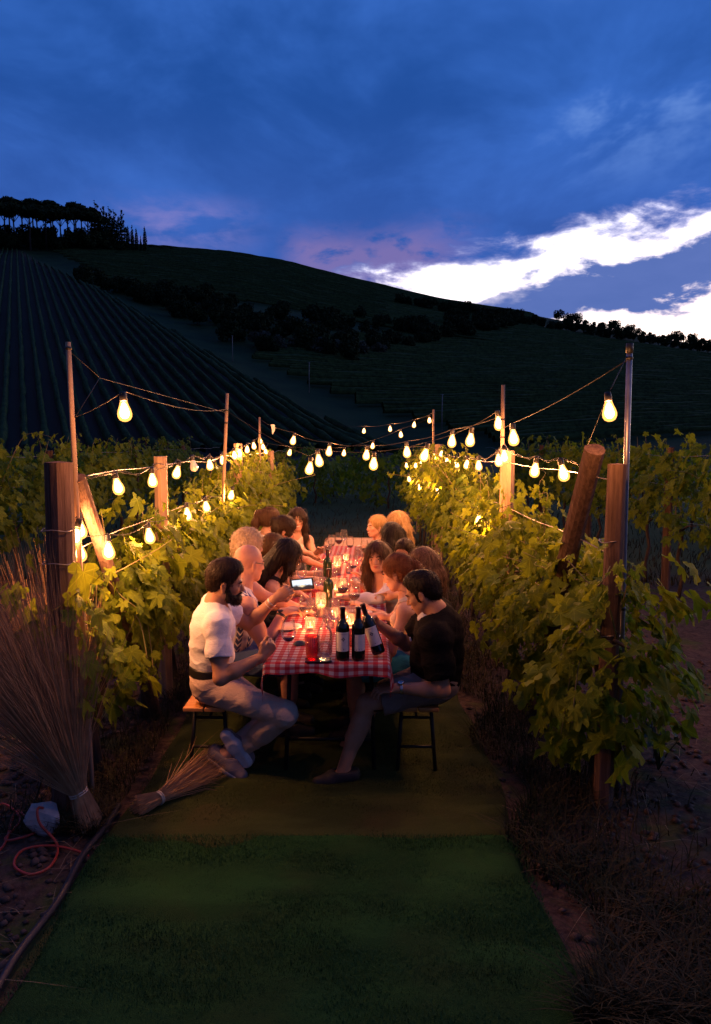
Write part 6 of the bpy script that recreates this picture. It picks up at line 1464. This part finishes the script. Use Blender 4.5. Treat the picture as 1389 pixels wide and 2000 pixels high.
# ---- 2 man in black polo
p = Person('man in black polo shirt and grey shorts tilting a wine bottle', GR, (.475, 4.30), 184, PX(826, 1158, 4.24), (163, -24), True, .05, sh_yaw=172, hz=.56, near=True, skin=SKIN_M)
p.arm('L', PX(776, 1344, 4.04), (.9, -.2, -.6), palm=(.0, .25, -1), pose='rest', dirn=(-1, .10, -.12))
p.arm('R', PX(738, 1219, 4.36), (.1, .4, -1), palm=(.1, -.95, -.2), pose='grip', dirn=(-.80, -.30, .38))
p.leg('L', PX(669, 1507, 4.14), (-1, -.05, .6), (-.97, -.12, -.10)); p.leg('R', PX(672, 1462, 4.62), (-1, .1, .6), (-.97, .15, -.08))
p.body(jaw=1.05); p.face(0); p.hair(H_BLACK, 'short', vol=.75, seed=4)
p.shirt(C_BLACK, .72, .026, -.09, .072, .0045, .03, 'polo_shirt', seed=2.2); p.trousers(C_GREYSHORT, .9, .020, 'shorts', .06, .005, 3, knee_only=.80)
for sd in 'LR': p.shoe(sd, C_LOAFER, C_SOLED, name='loafer')
p.ring('L', 'watch', M_STEEL, .0335, .018, .0, watch=(M_STEEL, M_DIAL))
# collar, placket trim, sleeve trim, chest mark, bit on the loafer, ring
Dc = SDF(); c0 = p.nb + p.sp * .004
Dc.cone(c0 - p.sp * .02 + p.cf[:, 0] * .012, c0 + p.sp * .035 + p.cf[:, 0] * .012, .104, .080, .01, [(c0 + p.sp * .032 - p.cf[:, 0] * 0, nrm(p.sp + p.cf[:, 0] * .55)), (c0 - p.sp * .012, nrm(-p.sp + p.cf[:, 0] * .5))]); Dc.cone(c0 - p.sp * .06 + p.cf[:, 0] * .012, c0 + p.sp * .1 + p.cf[:, 0] * .012, .094, .072, .004, (), 's'); Dc.ell(c0 + p.cf[:, 0] * .09 - p.sp * .01, (.05, .016, .08), p.cf, .006, (), 's')
col_ = p.put('collar', Dc, .0045, C_BLACK)
Dc = SDF(); Dc.cone(c0 - p.sp * .018 + p.cf[:, 0] * .016, c0 + p.sp * .030 + p.cf[:, 0] * .016, .097, .0745, .01, [(c0 + p.sp * .046, nrm(p.sp + p.cf[:, 0] * .1))]); Dc.cone(c0 - p.sp * .06 + p.cf[:, 0] * .014, c0 + p.sp * .1 + p.cf[:, 0] * .014, .087, .0665, .003, (), 's'); Dc.ell(c0 + p.cf[:, 0] * .1 - p.sp * .01, (.045, .012, .08), p.cf, .004, (), 's'); p.put('collar_lining', Dc, .0045, C_WHITE)
for sd in 'LR':
    sh = p.shL if sd == 'L' else p.shR; el = p.hands[sd][0]; d_ = nrm(el - sh); q = sh + (el - sh) * .715; Dt = SDF(); Dt.cone(q - d_ * .02, q + d_ * .02, .0715, .0715, .003, [(q + d_ * .003, d_), (q - d_ * .002, -d_)]); Dt.cone(q - d_ * .05, q + d_ * .05, .067, .067, .002, (), 's'); p.put('sleeve_trim', Dt, .004, C_WHITE)
q = PX(801, 1246, 4.12); Dt = SDF(); Dt.cone(q, q + np.array([.004, 0, -.016]), .0055, .0055); p.put('chest_emblem', Dt, .003, C_WHITE)
# ---- 3 bald man
p = Person('bald man in a white and blue patterned tank top', GL, (-.86, 4.86), 5, PX(487, 1100, 4.80), (38, -8), True, .04, sh_yaw=20, near=True, skin=SKIN_R, hz=.54)
p.arm('R', PX(552, 1196, 4.72), (-.2, -.5, -1), (.1, .3, -1), 'rest', dirn=(.7, .2, .1)); p.arm('L', tbl(-.2, 5.1), (0, .5, -1), (0, 0, -1), 'rest')
p.body(); p.face(0); p.shirt(m_tank(), 0, .012, -.02, .085, .004, .03, 'tank_top', seed=3, strap=.02, scoop=.05); p.trousers(C_DENIM, .9, .018, 'shorts', .06, knee_only=.85)
for sd in 'LR': p.shoe(sd, C_LOAFER, C_SOLED)
p.ring('R', 'watch', C_BELT, .0325, .02, .0, watch=(C_BELT, M_DIAL))
Ds = SDF(); g = p.g; Ds.chain([g(.082, .05, .004), g(.088, .02, .004), g(.088, -.02, .004), g(.082, -.05, .004), g(.0, -.082, .012)], [.0028] * 5, .002); p.put('spectacles', Ds, .0024, M_BLACK)
# ---- 4 red-haired woman
p = Person('woman with auburn ponytail and bare arms leaning to the table', GR, (.40, 4.84), 182, PX(776, 1119, 4.78), (160, -20), False, .04, sh_yaw=166, near=True)
p.arm('L', tbl(.18, 4.62), (.8, -.5, -1), (0, 0, -1), 'rest', dirn=(-1, .1, 0)); p.arm('R', tbl(.16, 5.0), (.5, .5, -1), (0, 0, -1), 'rest')
p.body(); p.face(.3); g = p.g; p.hair(H_RED, 'tied', [[g(-.10, 0, .03), g(-.135, -.01, .01), g(-.150, -.01, -.06), g(-.135, 0, -.14)]], [[.022, .026, .026, .010]], .6, 5)
p.shirt(C_CREAM, 0, .010, -.02, .09, .003, 0, 'tank_top', strap=.03, scoop=.06); p.trousers(C_TURQ, .9, .02, 'skirt', .05, knee_only=.9)
for sd in 'LR': p.shoe(sd, C_LOAFER, C_SOLED)
Dt = SDF(); Dt.cone(g(-.108, 0, .028), g(-.122, 0, .022), .026, .027, .004, [(g(-.120, 0, .022), -p.HF[:, 0]), (g(-.108, 0, .028), p.HF[:, 0])]); p.put('hair_tie', Dt, .0034, C_WHITE)
# ---- 5 woman in turquoise
p = Person('woman with straight highlighted hair in a turquoise top seen from behind', GR, (.475, 5.27), 178, PX(826, 1103, 5.17), (128, -6), False, .03, sh_yaw=158, near=True)
p.arm('L', tbl(.2, 5.25), (.5, -.5, -1), (0, 0, -1), 'rest'); p.arm('R', tbl(.2, 5.5), (.5, .5, -1), (0, 0, -1), 'rest'); p.body(); p.face(.3); g = p.g
p.hair(H_HIGH, 'long', [[g(-.06, y_, .02), g(-.085, y_ * 1.25, -.07), g(-.085, y_ * 1.4, -.15), g(-.075, y_ * 1.3, -.20)] for y_ in (-.05, 0, .05)], [[.05, .05, .045, .03]] * 3, .9, 6)
p.lower(C_DARKTOP, C_SOLED); p.shirt(C_TURQ, 0, .012, -.02, .10, .003, 0, 'turquoise_top', strap=.0); sh = p.shR - p.sp * -.03
for sgn, sh in ((-1, p.shR), (1, p.shL)):
    Dt = SDF(); Dt.ell(sh - p.sp * .005 + p.cf[:, 1] * sgn * .012, (.062, .016, .06), p.cf, .01); Dt.ell(sh - p.sp * .045 + p.cf[:, 1] * sgn * .025, (.068, .016, .032), p.cf, .006); Dt.disp = wob(.004, 60, 70, 25, 2); p.put('ruffle', Dt, .006, C_TURQ)
# ---- 6 blonde older woman with short wavy hair
p = Person('woman with short wavy pale blonde hair behind the bald man', GL, (-.92, 5.40), 0, PX(486, 1067, 5.32), (30, -4), False, .03, sh_yaw=15)
p.arm('R', tbl(-.25, 5.3), (-.3, -.6, -1), (0, 0, -1), 'rest'); p.arm('L', tbl(-.25, 5.6), (0, .5, -1), (0, 0, -1), 'rest'); p.body(); p.face(.2); g = p.g
p.hair(H_SAND, 'curly', [[g(-.06, y_, .0), g(-.07, y_ * 1.2, -.06)] for y_ in (-.05, 0, .05)], [[.05, .038]] * 3, 1.9, 7); p.lower(C_DARKTOP, C_SOLED); p.shirt(C_PEACH, .4, .014, -.02, .08, .003, 0, 'blouse')
# ---- 7 dark long hair
p = Person('woman with very long dark wavy hair bending over the table', GL, (-.84, 5.74), 0, PX(561, 1085, 5.62), (18, -28), False, .05, sh_yaw=8)
p.arm('R', tbl(-.20, 5.45), (-.3, -.8, -.6), (0, 0, -1), 'rest'); p.arm('L', tbl(-.18, 5.95), (0, .5, -1), (0, 0, -1), 'rest'); p.body(); p.face(0); g = p.g; B_ = p.nb
p.hair(H_BLACK, 'long', [[g(-.06, y_, .0), V3(B_) - p.cf[:, 0] * .085 + p.cf[:, 1] * y_ * 1.4 - p.sp * .06, V3(B_) - p.cf[:, 0] * .125 + p.cf[:, 1] * y_ * 1.6 - p.sp * .20, V3(B_) - p.cf[:, 0] * .13 + p.cf[:, 1] * y_ * 1.5 - p.sp * .32] for y_ in (-.055, 0, .055)] + [[g(.03, -.07, .02), g(.045, -.085, -.08), g(.03, -.095, -.19)]], [[.052, .058, .056, .03]] * 3 + [[.03, .034, .02]], 1.3, 8, strand=.004)
p.lower(C_DARKTOP, C_SOLED); p.shirt(C_DARKTOP, 0, .010, -.02, .09, .003, 0, 'dark_top', strap=.03)
# ---- 8 brown hair low bun
p = Person('woman with brown hair gathered in a low knot, in a white top', GL, (-.90, 6.20), 0, PX(535, 1072, 6.15), (24, -16), False, .04, sh_yaw=12)
p.arm('R', tbl(-.26, 6.0), (-.3, -.6, -1), (0, 0, -1), 'rest'); p.arm('L', tbl(-.26, 6.35), (0, .5, -1), (0, 0, -1), 'rest'); p.body(); p.face(.2); p.hair(H_BROWN, 'tied', vol=.8, seed=9, bun=(-.09, 0, -.055, .042)); p.lower(C_DARKTOP, C_SOLED); p.shirt(C_CREAM, .35, .012, -.02, .085, .003, 0, 'blouse')
# ---- 9 dark bun
p = Person('woman with dark hair in a high bun and dangling earring, looking down', GL, (-.84, 6.84), 2, PX(556, 1036, 6.78), (6, -24), False, .04, sh_yaw=4, skin=SKIN_R)
p.arm('R', tbl(-.22, 6.6), (-.3, -.7, -1), (0, 0, -1), 'rest'); p.arm('L', tbl(-.22, 7.0), (0, .5, -1), (0, 0, -1), 'rest'); p.body(); p.face(.1); g = p.g; p.hair(H_DARK, 'tied', [[g(.05, -.062, .06), g(.062, -.07, .0), g(.055, -.072, -.05)]], [[.012, .010, .005]], 1.5, 10, bun=(-.115, .0, .045, .042)); p.lower(C_DARKTOP, C_SOLED); p.shirt(C_PEACH, 0, .010, -.02, .1, .003, 0, 'strap_top', strap=.03)
Dt = SDF(); Dt.chain([g(.0, -.083, -.045), g(.0, -.085, -.075)], [.003, .007], .002); p.put('earring', Dt, .0028, M_GOLD)
# ---- 10 ponytail far left
p = Person('woman with long brown ponytail turned away at the vines', GL, (-.93, 7.32), 0, PX(529, 1016, 7.26), (26, -8), False, .03, sh_yaw=12)
p.arm('R', tbl(-.26, 7.1), (-.3, -.7, -1), (0, 0, -1), 'rest'); p.arm('L', tbl(-.26, 7.5), (0, .5, -1), (0, 0, -1), 'rest'); p.body(); p.face(.1); g = p.g; p.hair(H_BROWN, 'tied', [[g(-.09, 0, .065), g(-.135, 0, .06), g(-.16, 0, -.04), g(-.155, 0, -.17), g(-.14, 0, -.25)]], [[.026, .032, .036, .03, .012]], .9, 11); p.lower(C_DARKTOP, C_SOLED); p.shirt(C_WHITE, .3, .012, -.02, .085, .003, 0, 'blouse')
# ---- 11 smiling woman with glass
p = Person('smiling woman in a white floral halter top raising a glass of red wine', GL, (-.74, 7.86), -48, PX(581, 1015, 7.74), (-82, -4), False, .02, sh_yaw=-72, head_roll=.10)
hg = P(634, 1078, 7.42); p.arm('L', V3(hg) + np.array([-.085, .05, -.01]), (.3, .1, -1), (.15, -.9, 0), 'grip', dirn=(.86, -.25, .35)); p.arm('R', tbl(-.33, 7.5), (-.6, 0, -1), (0, 0, -1), 'rest'); p.body(); p.face(1.0); g = p.g
p.hair(H_DARK, 'long', [[g(-.05, sg * .06, .02), g(-.03, sg * .09, -.08), g(-.01, sg * .105, -.19), g(.0, sg * .10, -.26)] for sg in (1, -1)], [[.045, .036, .032, .015]] * 2, .9, 12); p.lower(C_DARKTOP, C_SOLED); p.shirt(m_floral(), 0, .010, -.02, .062, .003, 0, 'halter_top', strap=.055)
wine_glass('glass of red wine raised by the smiling woman in the floral top', hg + Vector((0.02, -.03, -.075)), 2, 0, (.12, .12))
# ---- 12 young woman in white cardigan
p = Person('young woman with long brown hair in a white cardigan glancing sideways', GR, (.375, 5.83), 205, PX(737, 1088, 5.74), (-104, -5), False, .02, sh_yaw=-140, head_roll=-.10)
p.arm('R', tbl(.10, 5.62, TZ + .04), (.9, -.5, -1), (0, 0, -1), 'rest', dirn=(-.7, .5, 0)); p.arm('L', tbl(.06, 5.48, TZ + .05), (.8, -.8, -.7), (0, .3, -1), 'rest', dirn=(-.9, .3, .1)); p.body(); p.face(.35); g = p.g
p.hair(H_BROWN, 'long', [[g(-.04, sg * .055, .03), g(.0, sg * .086, -.06), g(.02, sg * .098, -.15), g(.03, sg * .09, -.26)] for sg in (1, -1)], [[.05, .040, .038, .02]] * 2, 1.0, 13); p.lower(C_DARKTOP, C_SOLED); p.shirt(C_WHITE, 1.9, .014, -.02, .085, .004, 0, 'cardigan', scoop=.05)
# ---- 13 hidden man
p = Person('dark-haired man peering out between two women', GR, (.45, 6.18), 200, PX(789, 1083, 6.10), (-112, -10), True, .02, sh_yaw=-150, skin=SKIN_R, head_roll=.08)
p.arm('R', tbl(.2, 6.2), (.9, 0, -1), (0, 0, -1), 'rest'); p.arm('L', tbl(.2, 5.95), (.9, -.5, -1), (0, 0, -1), 'rest'); p.body(); p.face(0); p.hair(H_DARK, 'short', vol=.8, seed=14); p.lower(C_DARKTOP, C_SOLED); p.shirt(C_DARKTOP, .6, .016, -.02, .072, .004, 0, 't_shirt')
# ---- 14 black hair
p = Person('woman with straight black hair turned away from the camera side', GR, (.43, 6.74), 180, PX(764, 1047, 6.68), (122, -4), False, .03, sh_yaw=160)
p.arm('L', tbl(.24, 6.6), (.6, -.5, -1), (0, 0, -1), 'rest'); p.arm('R', tbl(.24, 6.95), (.6, .5, -1), (0, 0, -1), 'rest'); p.body(); p.face(0); g = p.g
p.hair(H_BLACK, 'long', [[g(-.06, y_, .02), g(-.085, y_ * 1.3, -.08), g(-.085, y_ * 1.6, -.18), g(-.08, y_ * 1.6, -.28)] for y_ in (-.055, 0, .055)], [[.055, .056, .055, .035]] * 3, 1.2, 15); p.lower(C_DARKTOP, C_SOLED); p.shirt(C_DARKTOP, .4, .012, -.02, .085, .003, 0, 'dark_top')
# ---- 15 long blonde hair
p = Person('woman with long straight blonde hair hiding her face', GR, (.50, 7.30), 182, PX(775, 1023, 7.24), (166, -4), False, .03, sh_yaw=172)
p.arm('L', tbl(.24, 7.2), (.6, -.5, -1), (0, 0, -1), 'rest'); p.arm('R', tbl(.24, 7.5), (.6, .5, -1), (0, 0, -1), 'rest'); p.body(); p.face(.2); g = p.g
p.hair(H_BLOND, 'long', [[g(-.05, y_, .03), g(-.085, y_ * 1.2, -.06), g(-.10, y_ * 1.3, -.18), g(-.13, y_ * 1.2, -.33)] for y_ in (-.055, 0, .055)] + [[g(.0, .075, .03), g(-.01, .09, -.08), g(-.03, .09, -.2)]], [[.05, .05, .045, .02]] * 3 + [[.03, .03, .02]], .9, 16); p.lower(C_DARKTOP, C_SOLED); p.shirt(C_DARKTOP, .5, .012, -.02, .085, .003, 0, 'blouse')
# ---- 16 laughing blonde
p = Person('laughing woman with tied-back blonde hair at the bare end of the table', GR, (.40, 7.88), 185, PX(735, 1029, 7.78), (205, 2), False, .02, sh_yaw=192)
p.arm('L', tbl(.22, 7.75), (.6, -.5, -1), (0, 0, -1), 'rest'); p.arm('R', tbl(.22, 8.1), (.6, .5, -1), (0, 0, -1), 'rest'); p.body(); p.face(1.0); g = p.g
p.hair(H_BLOND, 'tied', [[g(-.09, 0, .02), g(-.11, .02, -.06), g(-.06, .07, -.15)]], [[.03, .032, .015]], .7, 17, bun=(-.1, 0, .01, .03)); p.lower(C_DARKTOP, C_SOLED); p.shirt(C_PEACH, .3, .012, -.02, .085, .003, 0, 'blouse')
